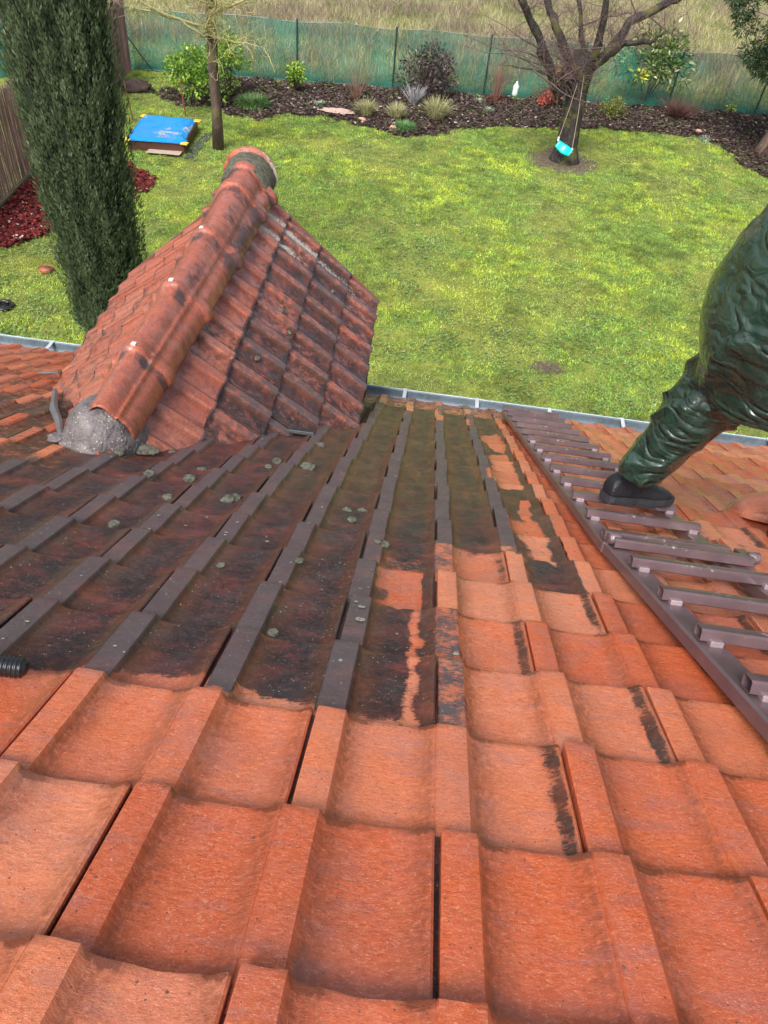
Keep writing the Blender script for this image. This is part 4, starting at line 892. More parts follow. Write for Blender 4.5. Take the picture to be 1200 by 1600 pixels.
def twigs(r, mb, pts, n, L, rad, wob=.35, up=.2, depth=1):
    for k in range(n):
        i = r.randint(1, len(pts)-1); a = pts[i-1].lerp(pts[i], r.random()); dd = Vector((r.uniform(-1, 1), r.uniform(-1, 1), r.uniform(-.6, 1)+up))
        q, rr, _ = curve_branch(r, a, dd, L*r.uniform(.4, 1), rad, rad*.4, 5, wob); mb.tube(q, rr, 3, False)
        if depth: twigs(r, mb, q, 3, L*.5, rad*.6, wob, up, depth-1)
tb = empty('swing_tree', (2.383, 18.205, 0), 'big leafless tree with mossy limbs and a child swing hanging from it', 'tree')
r = random.Random(21)
mb = MB(); mb.tube([(2.40, 18.2, -.05), (2.40, 18.2, .06), (2.38, 18.2, .3), (2.36, 18.2, .9), (2.33, 18.2, 1.5), (2.30, 18.2, 1.95), (2.32, 18.2, 2.2)], [.42, .33, .255, .225, .235, .29, .25], 14); mb.build('trunk', M_BARK, tb, True)
def px3(px_, py_, y): return Vector(on_y(px_, py_, y))
limbs = [([(2.22, 18.2, 1.9), px3(872, 150, 18.0), px3(842, 60, 17.8), px3(815, 0, 17.6), px3(800, -60, 17.5)], .12),
         ([(2.3, 18.2, 2.0), px3(893, 110, 18.3), px3(868, 40, 18.4), px3(850, -10, 18.5), px3(830, -70, 18.6)], .12),
         ([(2.32, 18.2, 2.05), px3(912, 95, 18.5), px3(905, 20, 18.8), px3(900, -60, 19.0)], .075),
         ([(2.36, 18.2, 2.0), px3(925, 100, 18.1), px3(942, 40, 18.0), px3(950, -40, 17.9)], .12),
         ([(2.38, 18.2, 1.95), px3(945, 90, 18.3), px3(985, 35, 18.5), px3(1040, 5, 18.7), px3(1075, -10, 18.8)], .13),
         ([(2.40, 18.2, 1.75), px3(940, 95, 17.9), px3(975, 68, 17.6), px3(1015, 65, 17.5), px3(1040, 50, 17.4)], .07),
         ([(2.25, 18.2, 1.75), px3(880, 115, 17.9), px3(868, 120, 17.7), px3(842, 92, 17.5), px3(840, 55, 17.4)], .05),
         ([(2.25, 18.2, 1.6), px3(885, 122, 17.8), px3(866, 122, 17.6), px3(820, 105, 17.3), px3(780, 101, 17.1)], .03)]
allp = []
for pts, r0 in limbs:
    pts = [Vector(p) for p in pts]; fine = []
    for a, b in zip(pts[:-1], pts[1:]):
        for q in range(4): fine.append(a.lerp(b, q/4)+Vector((r.uniform(-1, 1), r.uniform(-1, 1), r.uniform(-1, 1)))*.025)
    fine.append(pts[-1]); n = len(fine); mb = MB(); mb.tube(fine, [r0*(1-.6*i/n)*(1+.12*math.sin(i*2.3)) for i in range(n)], 9); mb.build('limb', M_BARK, tb, True); allp.append(fine)
mb = MB()
for f in allp: twigs(r, mb, f, 22, 1.1, .0075, .28, .15, 2)
for k in range(16):
    f = r.choice(allp); 
    q, rr, _ = curve_branch(r, f[r.randint(2, len(f)-1)], (r.uniform(-1.4, 1.0), r.uniform(-.4, .4), r.uniform(-.3, .3)), r.uniform(1.2, 2.4), .018, .005, 9, .20); mb.tube(q, rr, 4, False); twigs(r, mb, q, 9, .5, .006, .3, .1, 1)
mb.build('twigs', M_TWIG, tb)
sm = empty('slim_tree', (-5.304, 16.145, 0), 'slim dark-trunked bare tree with yellow lichen on its twigs', 'tree')
r = random.Random(33); st_ = [px3(341, 232, 16.15), px3(338, 170, 16.15), px3(333, 110, 16.12), px3(331, 60, 16.15), px3(327, 0, 16.2), px3(325, -90, 16.2)]
mb = MB(); mb.tube(st_, [.125, .105, .105, .10, .085, .06], 10); mb.build('trunk', M_BARK2, sm, True)
lb = [([px3(332, 45, 16.1), px3(290, 35, 15.9), px3(250, 22, 15.7), px3(205, 12, 15.5)], .032), ([px3(332, 50, 16.1), px3(318, 55, 15.9), px3(280, 30, 15.7), px3(225, 5, 15.6), px3(200, -15, 15.6)], .03), ([px3(332, 20, 16.1), px3(372, 5, 16.0), px3(420, -15, 15.9)], .03),
      ([px3(332, 60, 16.1), px3(352, 62, 15.9), px3(380, 68, 15.8), px3(412, 75, 15.7)], .014), ([px3(330, 58, 16.1), px3(322, 45, 15.9), px3(330, 20, 15.8), px3(345, -10, 15.7)], .02),
      ([px3(333, 95, 16.), px3(341, 100, 15.9), px3(340, 125, 15.85), px3(327, 115, 15.8)], .008), ([px3(331, 5, 16.1), px3(300, -5, 15.9), px3(250, -25, 15.8)], .03)]
allp = []
for pts, r0 in lb:
    fine = []
    for a, b in zip(pts[:-1], pts[1:]):
        for q in range(3): fine.append(a.lerp(b, q/3)+Vector((r.uniform(-1, 1), r.uniform(-1, 1), r.uniform(-1, 1)))*.02)
    fine.append(pts[-1]); n = len(fine); mb = MB(); mb.tube(fine, [r0*(1-.55*i/n) for i in range(n)], 6); mb.build('branch', M_LTWIG, sm, True); allp.append(fine)
mb = MB()
for f in allp[:5]+allp[6:]: twigs(r, mb, f, 12, .75, .009, .38, .0, 2)
twigs(r, mb, allp[5], 4, .25, .005, .3, .1, 1)
for f in (allp[3], allp[2]): twigs(r, mb, f, 8, .9, .008, .3, -.2, 1)
mb.build('twigs', M_LTWIG, sm)

# ---- evergreen at the right edge
cx, cyy = 7.55, 20.35
ev = empty('evergreen_tree', (7.69, 20.5, 0), 'dark green conifer with a gnarled trunk at the right edge of the garden', 'tree')
mb = MB(); mb.tube([(7.72, 20.5, -.05), (7.66, 20.5, .25), (7.72, 20.45, .8), (7.85, 20.4, 1.5), (8.0, 20.4, 3.4)], [.42, .22, .17, .16, .10], 12); mb.build('trunk', bark_mat('red_bark', (.09, .05, .04), (.19, .12, .095), .1), ev, True)
mb = MB(); mb.tube([(7.6, 20.3, 0), (7.95, 20.2, .7), (8.3, 20.2, 1.6)], [.15, .12, .10], 9); mb.build('trunk', bpy.data.materials['red_bark'], ev, True)
C = []; r = random.Random(5)
for k in range(230):
    z_ = r.uniform(1.7, 5.0); an = r.uniform(0, 6.28); q = r.uniform(.2, 1)*min(2.5, .7+(z_-1.6)*1.25); x_ = 7.75+q*math.cos(an); y_ = 20.4+q*math.sin(an); s_ = r.uniform(.16, .34); C.append((x_, y_, z_, s_, s_, s_*.8))
leafcloud('foliage', C, 60000, (.05, .13), [(.020, .046, .022), (.035, .075, .032), (.06, .11, .04), (.10, .14, .06)], ev, up=-.1, shape=.30, mat=M_BLADE)
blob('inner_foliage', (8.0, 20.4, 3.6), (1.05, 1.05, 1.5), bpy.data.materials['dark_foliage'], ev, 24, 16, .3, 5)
mb = MB()
for k in range(50):
    c = C[r.randrange(len(C))]; q, rr, _ = curve_branch(r, (7.9, 20.4, max(1.6, c[2]-.5)), (c[0]-7.9, c[1]-20.4, .5), math.dist((7.9, 20.4, c[2]-.5), c[:3]), .02, .006, 5, .15); mb.tube(q, rr, 4, False)
mb.build('branches', M_TWIG, ev)

# ---- swing and bottle
M_ROPE = simple('pale_rope', (.42, .33, .27), .8)
M_TURQ = simple('turquoise_plastic', (.0, .55, .50), .35, .05, 3, bump=.0)
sw = empty('swing', (2.2, 17.75, .4), 'turquoise plastic swing seat hanging on two pale ropes', 'swing')
sy = 17.72; c = Vector(on_y(881, 233, sy)); 
V = []; F = []; ezs = Vector((-.25, -.75, .60)).normalized(); exs = Vector((.75, .0, -.50)); exs = (exs-ezs*exs.dot(ezs)).normalized(); eys = ezs.cross(exs)
for i in range(9):
    for j in range(5):
        a = (i/8-.5)*.38; b = (j/4-.5)*.21*(1-.25*abs(i/8-.5)*2); V.append(c+exs*a+eys*b+ezs*(.10*(a/.23)**2+.01))
F = [(i*5+j, (i+1)*5+j, (i+1)*5+j+1, i*5+j+1) for i in range(8) for j in range(4)]
o = link('seat', mesh('seat', V, F), M_TURQ, sw, True); o.modifiers.new('s', 'SOLIDIFY').thickness = .03
ends = [c-exs*.20+Vector((0, 0, .10)), c+exs*.20+Vector((0, 0, .06))]
tops = [px3(902, 130, 17.85), px3(912, 118, 17.85)]
for a, b in zip(ends, tops):
    mb = MB(); mb.tube([a, a.lerp(b, .5)+Vector((.01, 0, 0)), b], .007, 5); mb.build('rope', M_ROPE, sw)
    mb = MB(); mb.tube([a-Vector((0, 0, .03)), a+Vector((0, 0, .06))], .022, 7); mb.build('rope_end', simple('white_plastic', (.8, .8, .8), .4) if a is ends[0] else bpy.data.materials['white_plastic'], sw)
bo = empty('hanging_bottle', tuple(px3(806, 140, 17.1)), 'clear white plastic bottle hanging from a low branch', 'bottle')
a = px3(812, 106, 17.1); b = px3(808, 127, 17.1); mb = MB(); mb.tube([a, b], .005, 4); mb.build('string', M_ROPE, bo)
d = (px3(803, 150, 17.1)-b); mb = MB(); mb.tube([b, b+d*.12, b+d*.25, b+d*.35, b+d*.6, b+d*.85, b+d], [.018, .02, .05, .062, .058, .062, .04], 10); mb.build('bottle_body', simple('bottle_plastic', (.72, .78, .80), .15, .2, 30, bump=.5, spec=.8), bo, True)

# ---- sandpit under a blue sheet
sp = empty('sandpit', (-6.7, 16.6, 0), 'low wooden sandpit covered with a bright blue tarpaulin', 'sandpit')
pb = [np.array(on_z(*q)) for q in ((206, 236), (290, 241), (303, 196), (219, 190))]
pb = [np.array((-7.02, 15.45, 0)), np.array((-5.86, 15.62, 0)), np.array((-6.02, 17.05, 0)), np.array((-7.18, 16.95, 0))]
M_WOODR = simple('red_brown_wood', (.085, .032, .022), .5, .4, 6)
for a, b in zip(pb, pb[1:]+pb[:1]):
    dd = Vector(b-a); L = dd.length; dd.normalize(); nn = dd.cross(Vector((0, 0, 1))); mb = MB(); mid = Vector((a+b)/2)
    mb.box(mid+Vector((0, 0, .115)), (L-.01, .03, .20), dd, nn, (0, 0, 1)); mb.build('side_plank', M_WOODR, sp, bevel=.004)
M_YEL = simple('yellow_plastic', (.80, .52, .05), .4, .1)
for a in pb:
    mb = MB(); ctr = sum(pb)/4; q = Vector(a+(a-ctr)/np.linalg.norm(a-ctr)*.02); mb.box(q+Vector((0, 0, .218)), (.15, .15, .022)); mb.build('corner_seat', M_YEL, sp, bevel=.01)
V = []; n = 40; cc = sum(pb)/4
for i in range(n+1):
    for j in range(n+1):
        s_, t_ = -.03+1.06*i/n, -.03+1.06*j/n; p = pb[0]*(1-s_)*(1-t_)+pb[1]*s_*(1-t_)+pb[2]*s_*t_+pb[3]*(1-s_)*t_
        e_ = min(min(s_, 1-s_), min(t_, 1-t_)); z = .262+.015*N3(p[0]*4, p[1]*4)+.012*abs(N3(p[0]*9+p[1]*5, p[1]*4, 2))-.035*math.sin(math.pi*min(1, max(0, s_)))*math.sin(math.pi*min(1, max(0, t_)))
        if e_ < .0: z -= .05
        if s_ > .93 and .15 < t_: p = p+(pb[0]-pb[1])*.05
        V.append((p[0], p[1], z))
F = [(i*(n+1)+j, (i+1)*(n+1)+j, (i+1)*(n+1)+j+1, i*(n+1)+j+1) for i in range(n) for j in range(n)]
def tarp_mat():
    t = NT('blue_tarpaulin'); p = t.pos(); n1 = t.noise(p, 2.2, 3); n2 = t.noise(p, 30, 4, .7); sx = t.sep(p)
    pud = t.math('MULTIPLY', t.step(n1, .56, .64), .75); c = t.mix(t.math('MULTIPLY', n2, .25), (.0, .22, .62), (.02, .35, .78)); c = t.mix(pud, c, t.mix(t.step(n2, .4, .6), (.10, .13, .16), (.50, .55, .62)))
    t.set(Base_Color=c, Roughness=.25, Normal=t.bump(t.noise(t.map(p, (6, 3, 3)), 1., 4, .6), .5, .03)); return t.m
link('tarpaulin', mesh('tarpaulin', V, F), tarp_mat(), sp, True)
# dark mat beside it, sand spill in front
ms = simple('dark_rubber', (.05, .055, .06), .6)
mb = MB(); mb.add([(-5.80, 15.35, .012), (-5.62, 15.40, .012), (-5.66, 17.05, .012), (-5.84, 17.0, .012), (-5.80, 15.35, .0), (-5.62, 15.40, .0), (-5.66, 17.05, .0), (-5.84, 17.0, .0)], [(0,1,2,3),(0,4,5,1),(1,5,6,2),(2,6,7,3),(3,7,4,0)]); tag(mb.build('rubber_mat', ms), 'dark rubber strip lying along the right side of the sandpit', 'mat')
attr_plane('sand_spill', [(-6.6, 15.28), (-5.9, 15.36), (-5.9, 15.60), (-6.6, 15.50)], .055, simple('sand', (.42, .34, .26), .9))
M_RUST = simple('rusty_steel', (.19, .07, .035), .8)
for (q0, q1, lb, yy) in (((208, 190), (193, 126), 'left of the two thin rusty stakes behind the sandpit', None), ((290, 182), (281, 126), 'right of the two thin rusty stakes behind the sandpit', None)):
    b_ = on_z(*q0); t_ = on_y(*q1, b_[1]); mb = MB(); mb.tube([b_, t_], .017, 6); tag(mb.build('stake', M_RUST), lb, 'stake', 'stakes by the sandpit')
# saucer, dark pot, dark heaps
b_ = on_z(72, 424); mb = MB(); mb.tube([(b_[0], b_[1], 0), (b_[0], b_[1], .045)], [.085, .11], 18); mb.tube([(b_[0], b_[1], .0455), (b_[0], b_[1], .058)], [.112, .115], 18, False)
tag(mb.build('plant_saucer', simple('terracotta', (.42, .15, .08), .6), None, True), 'round terracotta saucer lying in the grass near the cypress', 'saucer')
b_ = on_z(5, 480); mb = MB(); pts = [(b_[0]+.13*math.cos(a), b_[1]+.13*math.sin(a), .03) for a in np.linspace(0, 2*math.pi, 19)]; mb.tube(pts, .028, 7, False); mb.tube([(b_[0], b_[1], .0), (b_[0], b_[1], .02)], .11, 16); tag(mb.build('pot_lid', simple('black_plastic', (.02, .02, .022), .35), None, True), 'black round plastic lid in the grass at the left edge', 'lid')
b_ = on_z(212, 140); o = blob('soil_heap', (b_[0], b_[1], .05), (.42, .30, .16), M_SOIL, None, 20, 10, .5, 7, 3); tag(o, 'small dark soil heap by the fence corner', 'heap')
# ================================================================== roof ladder
M_LAD = (lambda: None)
def lad_mat():
    t = NT('painted_steel'); p = t.pos(); n1 = t.noise(p, 9, 4, .6); n2 = t.noise(p, 60, 4, .7)
    up = t.sep(t.n('NewGeometry').outputs['Normal'])[2]
    c = t.mix(t.step(n1, .35, .7), (.115, .078, .088), (.16, .105, .115)); c = t.mix(t.math('MULTIPLY', t.step(n2, .58, .66), .45), c, (.22, .09, .06))
    worn = t.attr('worn'); wm = t.step(t.math('ADD', worn, t.math('MULTIPLY', t.math('SUBTRACT', n2, .5), 1.6)), .70, .86)
    c = t.mix(wm, c, (.42, .35, .36)); t.set(Base_Color=c, Roughness=t.math('MULTIPLY_ADD', n1, .25, .22), Metallic=.25, Coat_Weight=.35, Coat_Roughness=.12, Normal=t.bump(n2, .12, .004)); return t.m
M_LAD = lad_mat()
lad = empty('roof_ladder', tuple(R(2.7, 6)), 'purple-brown painted steel roof ladder lying down the tiles', 'ladder')
def rail(pts, w_=.26, h_=.16):
    """hollow-looking box section with bevelled edges along (u, y-units) points"""
    mb = MB(); V = []; F = []; prof_ = [(-.5, 0), (-.5, .85), (-.42, 1), (.42, 1), (.5, .85), (.5, 0)]
    for (u, yu) in pts:
        for (a, b) in prof_: V.append(R(u+a*w_, yu/A, .01+b*h_))
    n = len(prof_)
    for i in range(len(pts)-1):
        for k in range(n): F.append((i*n+k, i*n+(k+1) % n, (i+1)*n+(k+1) % n, (i+1)*n+k))
    F += [tuple(range(n)), tuple(range((len(pts)-1)*n+n-1, (len(pts)-1)*n-1, -1))]
    V = np.array([tuple(v) for v in V]); me = mesh('rail', V, F, {'worn': np.zeros(len(V))}, origin=V[0]); return link('rail', me, M_LAD, lad, origin=V[0])
up_l = lambda y: 2.62-.17*(y-7)/15; lo_l = lambda y: 2.98-.062*(y-2.0)
rail([(up_l(6.75), 6.75), (up_l(22.15), 22.15)]); rail([(up_l(6.75)+1.70, 6.75), (up_l(22.15)+1.70, 22.15)])
rail([(lo_l(-2), -2), (lo_l(7.15), 7.15)], .33); rail([(lo_l(-2)+1.72, -2), (lo_l(7.15)+1.72, 7.15)])
def rung(u0, u1, yu, slant=0., seed=0):
    V = []; F = []; wn = []; r = random.Random(seed); prof_ = [(-.62, .16), (-.62, .80), (-.50, .92), (0, .94), (.50, .92), (.62, .80), (.62, .16), (.5, .08), (-.5, .08)]
    ns = 9; n = len(prof_)
    for i in range(ns):
        t = i/(ns-1)
        for (a, b) in prof_: V.append(R(u0+(u1-u0)*t, (yu+slant*t+a*.145)/A, .178+b*.145)); wn.append((.60*math.exp(-((t-.42)/.30)**2)+.06 if b > .79 else .05))
    for i in range(ns-1):
        for k in range(n): F.append((i*n+k, i*n+(k+1) % n, (i+1)*n+(k+1) % n, (i+1)*n+k))
    V = np.array(V); me = mesh('rung', V, F, {'worn': wn}, origin=V[0]); o = link('rung', me, M_LAD, lad, origin=V[0]); m = o.modifiers.new('s', 'SOLIDIFY'); m.thickness = .0025; m.offset = -1
    return o
pad_me = None
def pad(u, yu):
    mb = MB(); mb.box(R(u, yu/A, .188), (.030, .024, .018), EX, EY, EZ); mb.build('weld_pad', bpy.data.materials['white_weld'], lad, bevel=.003)
simple('white_weld', (.30, .22, .24), .4, .3, 30)
ys = [21.94-1.252*k for k in range(13)]
for k, y_ in enumerate(ys):
    u = up_l(y_)-.10; rung(u, u+1.90, y_, 0, k); 
    if k > 4: pad(u+.14, y_-.10); pad(u+1.78, y_-.10)
for k, y_ in enumerate([5.70, 4.55, 3.42, 2.30, 1.15, 0, -1.2]):
    u = lo_l(y_)-.12; rung(u, u+2.02, y_, 0, 20+k); pad(u+.16, y_-.12); pad(u+1.84, y_-.12)
rung(lo_l(6.6)-.10, lo_l(6.6)+1.94, 6.55, 0, 40)
# hinge sleeves where the two lengths join
for u in (lo_l(6.7)-.14, lo_l(6.7)+1.92):
    mb = MB(); a = R(u, 6.62/A, .28); b = R(u+.14, 6.62/A, .28); mb.tube([a-EX*.004, a, b, b+EX*.004], [.014, .019, .019, .014], 14); mb.build('hinge_sleeve', simple('worn_steel', (.22, .17, .18), .3, .3, 30, metal=.4) if u < 4 else bpy.data.materials['worn_steel'], lad, True)
    mb = MB(); mb.box(R(u+.07, 6.9/A, .12), (.035, .10, .06), EX, EY, EZ); mb.build('hinge_plate', M_LAD, lad, bevel=.003)

# ================================================================== corrugated hose end
hs = [(-3.27, .80, .02), (-3.6, .76, .03), (-4.2, .66, .06), (-5.4, .3, .0), (-7, -.4, -.02)]
a0 = [R(u, v, z-.02+.085) for u, v, z in hs]; L = []; V = []; F = []
pts = []; rad = []
for i in range(len(a0)-1):
    nn = max(2, int(np.linalg.norm(a0[i+1]-a0[i])/.0018))
    for k in range(nn): pts.append(a0[i]+(a0[i+1]-a0[i])*k/nn)
acc = 0
for i, p in enumerate(pts):
    if i: acc += np.linalg.norm(pts[i]-pts[i-1])
    rr = .0175+.0016*math.sin(acc/.0072*2*math.pi)
    if acc < .014: rr *= math.sqrt(max(.02, 1-((.014-acc)/.0145)**2))
    rad.append(rr)
mb = MB(); mb.tube([tuple(p) for p in pts], rad, 18)
o = mb.build('hose_end', simple('black_rubber', (.010, .011, .014), .32, .2, 20, bump=.05), None, True); tag(o, 'rounded end of a black corrugated hose on a washed tile at the left edge', 'hose')

# ================================================================== worker on the ladder
def pvc():
    t = NT('green_rainwear'); p = t.pos(); n1 = t.noise(p, 7, 4, .6, .6); n2 = t.noise(p, 26, 4, .65); wr = t.noise(t.map(p, (9, 9, 14)), 1., 3, .5, 1.5)
    v = t.n('TexVoronoi', {'Vector': t.map(p, (7, 7, 13)), 'Scale': 1.2, 'Randomness': 1.}, feature='DISTANCE_TO_EDGE').outputs['Distance']
    c = t.mix(t.step(n1, .35, .7), (.010, .030, .020), (.018, .048, .032)); c = t.mix(t.math('MULTIPLY', t.step(n2, .58, .72), .5), c, (.045, .085, .07))
    rg = lambda sc, off, ds: t.math('ABSOLUTE', t.math('SUBTRACT', t.noise(t.map(p, sc, off), 1., 1, .4, ds), .5))
    r1 = t.math('MINIMUM', t.math('MULTIPLY', rg((6, 6, 13), (0, 0, 0), .9), 3.5), .5); r2 = t.math('MINIMUM', t.math('MULTIPLY', rg((15, 15, 24), (4, 1, 2), .7), 3.), .5)
    nb = t.bump(r1, .60, .026); nb = t.bump(r2, .42, .010, nb); nb = t.bump(n2, .06, .003, nb)
    t.set(Base_Color=c, Roughness=t.step(n2, .35, .7, .20, .34), Specular_IOR_Level=.6, Coat_Weight=.5, Coat_Roughness=.10, Normal=nb); return t.m
M_PVC = pvc(); M_SHOE = simple('black_leather', (.012, .013, .017), .42, .3, 40, bump=.3); M_SOLE = simple('dark_sole', (.028, .031, .037), .55, .3, 50); M_SKIN = simple('skin', (.45, .24, .16), .5, .08, 20)
wk = empty('person', tuple(R(3.6, 7.3, .43)), 'person in wet dark green rainwear and black shoes stepping on the roof ladder', 'person')
def loft(name, path, radii, mat, seg=40, rings=70, folds=.010, ff=(2.0, 9.0), seed=0, parent=None, flat=1.0, cap=False, join=None, sag=None, crease=None, crease_env=lambda t: 1):
    """cloth tube through path points; radii; diagonal folds pressed into it"""
    P = [Vector(p) for p in path]; n = len(P)-1; V = []; F = []
    def cr(t):
        i = min(int(t*n), n-1); f = t*n-i; p0, p1, p2, p3 = P[max(i-1, 0)], P[i], P[i+1], P[min(i+2, n)]
        pos = .5*((2*p1)+(p2-p0)*f+(2*p0-5*p1+4*p2-p3)*f*f+(3*p1-p0-3*p2+p3)*f**3); r_ = radii[i]+(radii[i+1]-radii[i])*(f*f*(3-2*f)); return pos, r_
    up = Vector((0, 1, 0)); L = 0; prev = None
    for i in range(rings+1):
        t = i/rings; p, r_ = cr(t); q, _ = cr(min(1, t+.01)); q0, _ = cr(max(0, t-.01)); tg = (q-q0).normalized(); a = (up-tg*up.dot(tg)).normalized(); b = tg.cross(a)
        if prev is not None: L += (p-prev).length
        prev = p
        for k in range(seg):
            an = 2*math.pi*k/seg; ca, sa = math.cos(an), math.sin(an)
            w1 = N3(ca*ff[0]+seed, sa*ff[0]+L*ff[1]*.6, L*ff[1]+seed); w2 = N3(ca*ff[0]*2.3-seed, sa*ff[0]*2.3, L*ff[1]*2.4); d_ = (1-abs(w1)*2.2)*folds+w2*folds*.5
            if crease:
                ph_ = L*crease[0]+2.2*math.sin(an+crease[2])+3.6*N3(ca*.9+seed, sa*.9, L*3.2); d_ += crease[1]*(1-abs(math.sin(ph_)))**2.2*min(1.3, .1+2.4*abs(N3(ca*1.4, sa*1.4, L*4+seed)))*crease_env(t)
            rr = r_+d_; V.append(p+a*(ca*rr*flat)+b*(sa*rr))
    for i in range(rings):
        for k in range(seg): F.append((i*seg+k, i*seg+(k+1) % seg, (i+1)*seg+(k+1) % seg, (i+1)*seg+k))
    if cap: F.append(tuple(range(seg-1, -1, -1))); F.append(tuple(range(rings*seg, (rings+1)*seg)))
    if join is not None: join.add(V, F); return join
    mb_ = MB(); mb_.add(V, F); return mb_.build(name, mat, parent, True)
YF = 1.66
def q_(px_, py_, y=YF): return on_y(px_, py_, y)
hipL = q_(1192, 520, 1.62)
tr = MB()
loft('', [q_(1000, 738), q_(1008, 724), q_(1042, 692), q_(1098, 632), q_(1148, 580), q_(1195, 530, 1.63), q_(1235, 490, 1.6)], [.076, .077, .088, .104, .122, .148, .165], None, 64, 150, .008, (.9, 3.6), 3, join=tr, cap=True, crease=(21, .017, .6), crease_env=lambda t: .55+.9*math.exp(-((t-.55)/.16)**2)+.5*math.exp(-((t-.08)/.08)**2))
foot2 = R(6.6, 7.6, .0)
loft('', [foot2+np.array([0, 0, .06]), foot2+np.array([-.02, 0, .16]), q_(1360, 700, 1.60), q_(1320, 620, 1.58), q_(1270, 540, 1.58), q_(1240, 500, 1.6)], [.09, .10, .115, .125, .15, .17], None, 40, 70, .011, (1.4, 7.5), 8, join=tr, cap=True)
o = tr.build('rain_trousers', M_PVC, wk, True)
m = o.modifiers.new('r', 'REMESH'); m.mode = 'VOXEL'; m.voxel_size = .0055; m.use_smooth_shade = True
m = o.modifiers.new('s', 'SMOOTH'); m.iterations = 3; m.factor = .5
jk = MB()
loft('', [q_(1216, 596, 1.58), q_(1222, 560, 1.58), q_(1238, 505, 1.57), q_(1282, 440, 1.56), q_(1345, 380, 1.56), q_(1405, 325, 1.56), q_(1445, 285, 1.56)], [.212, .216, .235, .222, .205, .185, .10], None, 90, 160, .014, (.8, 2.6), 5, join=jk, cap=True, flat=1.15, crease=(10, .024, 2.0))
sh = Vector(q_(1380, 330, 1.56)); 
for sy_ in (-.19, .20):
    a = sh+Vector((0, sy_, 0)); loft('', [a-Vector((.05, -sy_*.4, .0)), a, a+Vector((.10, sy_*.35, -.16)), a+Vector((.22, 0, -.34)), a+Vector((.38, -sy_*.35, -.42)), a+Vector((.46, -sy_*.45, -.44))], [.10, .10, .085, .078, .068, .060], None, 26, 44, .010, (1.5, 8), 12, join=jk, cap=True)
loft('', [q_(1425, 290, 1.56), q_(1450, 262, 1.56), q_(1468, 235, 1.56), q_(1475, 205, 1.56)], [.10, .115, .13, .05], None, 26, 30, .006, (1.2, 7), 2, join=jk, cap=True)
o = jk.build('rain_jacket', M_PVC, wk, True)
m = o.modifiers.new('r', 'REMESH'); m.mode = 'VOXEL'; m.voxel_size = .0075; m.use_smooth_shade = True
m = o.modifiers.new('s', 'SMOOTH'); m.iterations = 3; m.factor = .5
# body under the rainwear: head, torso, limbs and hands in one skin
def body():
    vs_, es, rd = [], [], []
    def v(p, r_, par=None):
        vs_.append(tuple(p)); rd.append(r_)
        if par is not None: es.append((par, len(vs_)-1))
        return len(vs_)-1
    pel = v(q_(1215, 505, 1.57), .15); ch = v(q_(1300, 400, 1.56), .14, pel); cs = v(q_(1375, 335, 1.56), .12, ch); nk = v(q_(1425, 285, 1.56), .055, cs)
    h1 = v(q_(1452, 255, 1.56), .085, nk); h2 = v(Vector(q_(1466, 228, 1.56)), .095, h1); v(Vector(q_(1474, 205, 1.56)), .06, h2); v(Vector(q_(1452, 255, 1.56))+Vector((.10, 0, -.02)), .03, h1); v(Vector(q_(1466, 236, 1.56))+Vector((.115, 0, .0)), .016, h2)
    for sy_ in (-.19, .20):
        a = sh+Vector((0, sy_, 0)); s0 = v(a, .06, cs); e1 = v(a+Vector((.10, sy_*.35, -.16)), .045, s0); e2 = v(a+Vector((.22, 0, -.34)), .04, e1); wr_ = v(a+Vector((.47, -sy_*.45, -.445)), .028, e2)
        pm = v(a+Vector((.53, -sy_*.5, -.46)), .036, wr_)
        for k in range(4):
            b = a+Vector((.575, -sy_*.5+(k-1.5)*.021, -.462)); f1 = v(b, .0095, pm); f2 = v(b+Vector((.026+.004*(k in (1, 2)), 0, -.022)), .009, f1); v(b+Vector((.022, 0, -.052)), .008, f2)
        t1 = v(a+Vector((.525, -sy_*.5+(.045 if sy_ < 0 else -.045), -.475)), .012, pm); v(a+Vector((.552, -sy_*.5+(.050 if sy_ < 0 else -.050), -.505)), .010, t1)
    k1 = v(q_(1105, 618), .062, pel); v(q_(1003, 750), .042, k1)
    k2 = v(q_(1335, 650, 1.58), .062, pel); v(foot2+np.array([0, 0, .12]), .042, k2)
    me = bpy.data.meshes.new('body'); me.from_pydata(vs_, es, []); o = link('body', me, M_SKIN, wk)
    m = o.modifiers.new('sk', 'SKIN'); m.use_smooth_shade = True
    for i, r_ in enumerate(rd): me.skin_vertices[0].data[i].radius = (r_, r_)
    me.skin_vertices[0].data[0].use_root = True
    m = o.modifiers.new('su', 'SUBSURF'); m.levels = 1; m.render_levels = 1
if True:
    def body_fixed():
        pass
    _old = bpy.types.Mesh
    # the skin layer exists only after the modifier is added
    def body2():
        body()
    try: body2()
    except Exception as ex_: print('body', ex_)
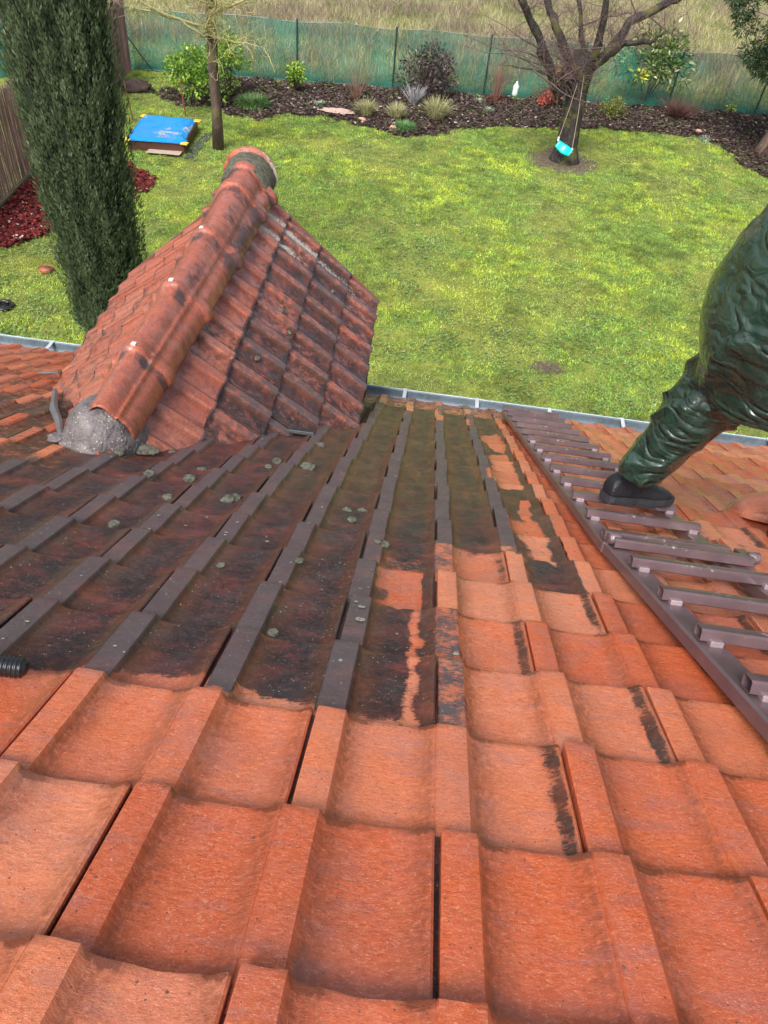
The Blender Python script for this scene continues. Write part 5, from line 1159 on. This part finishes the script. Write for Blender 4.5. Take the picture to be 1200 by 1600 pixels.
def shoe(heel, toe, upv, seed=0):
    h, t_ = Vector(heel), Vector(toe); f = (t_-h); L = f.length; f.normalize(); u_ = (Vector(upv)-f*Vector(upv).dot(f)).normalized(); s_ = f.cross(u_)
    st = [(0, .030, .040, .055), (.03, .036, .045, .080), (.12, .040, .040, .105), (.25, .040, .036, .118), (.38, .040, .034, .112), (.50, .042, .033, .085), (.62, .047, .040, .068), (.78, .050, .046, .056), (.90, .044, .040, .048), (.975, .030, .026, .036), (1., .015, .012, .024)]
    V = []; F = []; n = 20
    for (t, wb, wt_, hh) in st:
        for k in range(n):
            an = math.pi*2*k/n; ca, sa = math.cos(an), math.sin(an); yy = (wb if sa < 0 else wb+(wt_-wb)*sa)*abs(ca)**.7*(1 if ca > 0 else -1)
            zz = .022+(hh-.022)*max(0, sa)**.8 if sa > 0 else .022*(1+sa*.5); V.append(h+f*(t*L)+s_*yy+u_*zz)
    for i in range(len(st)-1):
        for k in range(n): F.append((i*n+k, i*n+(k+1) % n, (i+1)*n+(k+1) % n, (i+1)*n+k))
    F += [tuple(range(n-1, -1, -1)), tuple(range((len(st)-1)*n, len(st)*n))]
    mb_ = MB(); mb_.add(V, F); so_ = mb_.build('shoe', M_SHOE, wk, True); m = so_.modifiers.new('u', 'SUBSURF'); m.levels = 1; m.render_levels = 1
    V = []; F = []; outl = [(t, w_) for t, w_ in ((-.012, .018), (.0, .034), (.06, .042), (.25, .042), (.42, .040), (.6, .050), (.78, .055), (.9, .049), (.98, .034), (1.015, .014))]
    ring = [(t, w_) for t, w_ in outl]+[(t, -w_) for t, w_ in reversed(outl)]
    for z_ in (-.010, .0, .018, .026):
        for i, (t, w_) in enumerate(ring): V.append(h+f*(t*L)+s_*(w_*(1.0 if z_ > -.005 else .96))+u_*(z_*.75+(.012*max(0, t-.8)/.2 if z_ < .01 else .006*max(0, t-.8)/.2)-(.004 if (i % 2 and z_ < 0) else 0)))
    n = len(ring)
    for i in range(3):
        for k in range(n): F.append((i*n+k, i*n+(k+1) % n, (i+1)*n+(k+1) % n, (i+1)*n+k))
    F += [tuple(range(n-1, -1, -1)), tuple(range(3*n, 4*n))]
    mb_ = MB(); mb_.add(V, F); mb_.build('sole', M_SOLE, so_, False)
    lc = MB()
    for k in range(5):
        t = .42+.065*k; hh = .104-.0105*k
        a = h+f*(t*L)-s_*.022+u_*hh; b = h+f*((t+.03)*L)+s_*.022+u_*(hh-.002); lc.tube([a, a.lerp(b, .5)+u_*.008, b], .0024, 5)
    lc.tube([h+f*(.42*L)+u_*.118, h+f*(.44*L)-s_*.02+u_*.13, h+f*(.50*L)-s_*.034+u_*.10], .0022, 5); lc.tube([h+f*(.42*L)+u_*.118, h+f*(.40*L)+s_*.02+u_*.13, h+f*(.50*L)+s_*.034+u_*.10], .0022, 5)
    lc.build('lace', simple('dark_lace', (.09, .09, .10), .7) if seed == 0 else bpy.data.materials['dark_lace'], so_)
shoe(R(2.93, 8.86/A, .40), R(4.22, 9.30/A, .41), (0, .35, 1))
shoe(foot2+np.array([-.08, 0, .0]), foot2+np.array([.21, .02, -.0]), (0, .35, 1), 1)
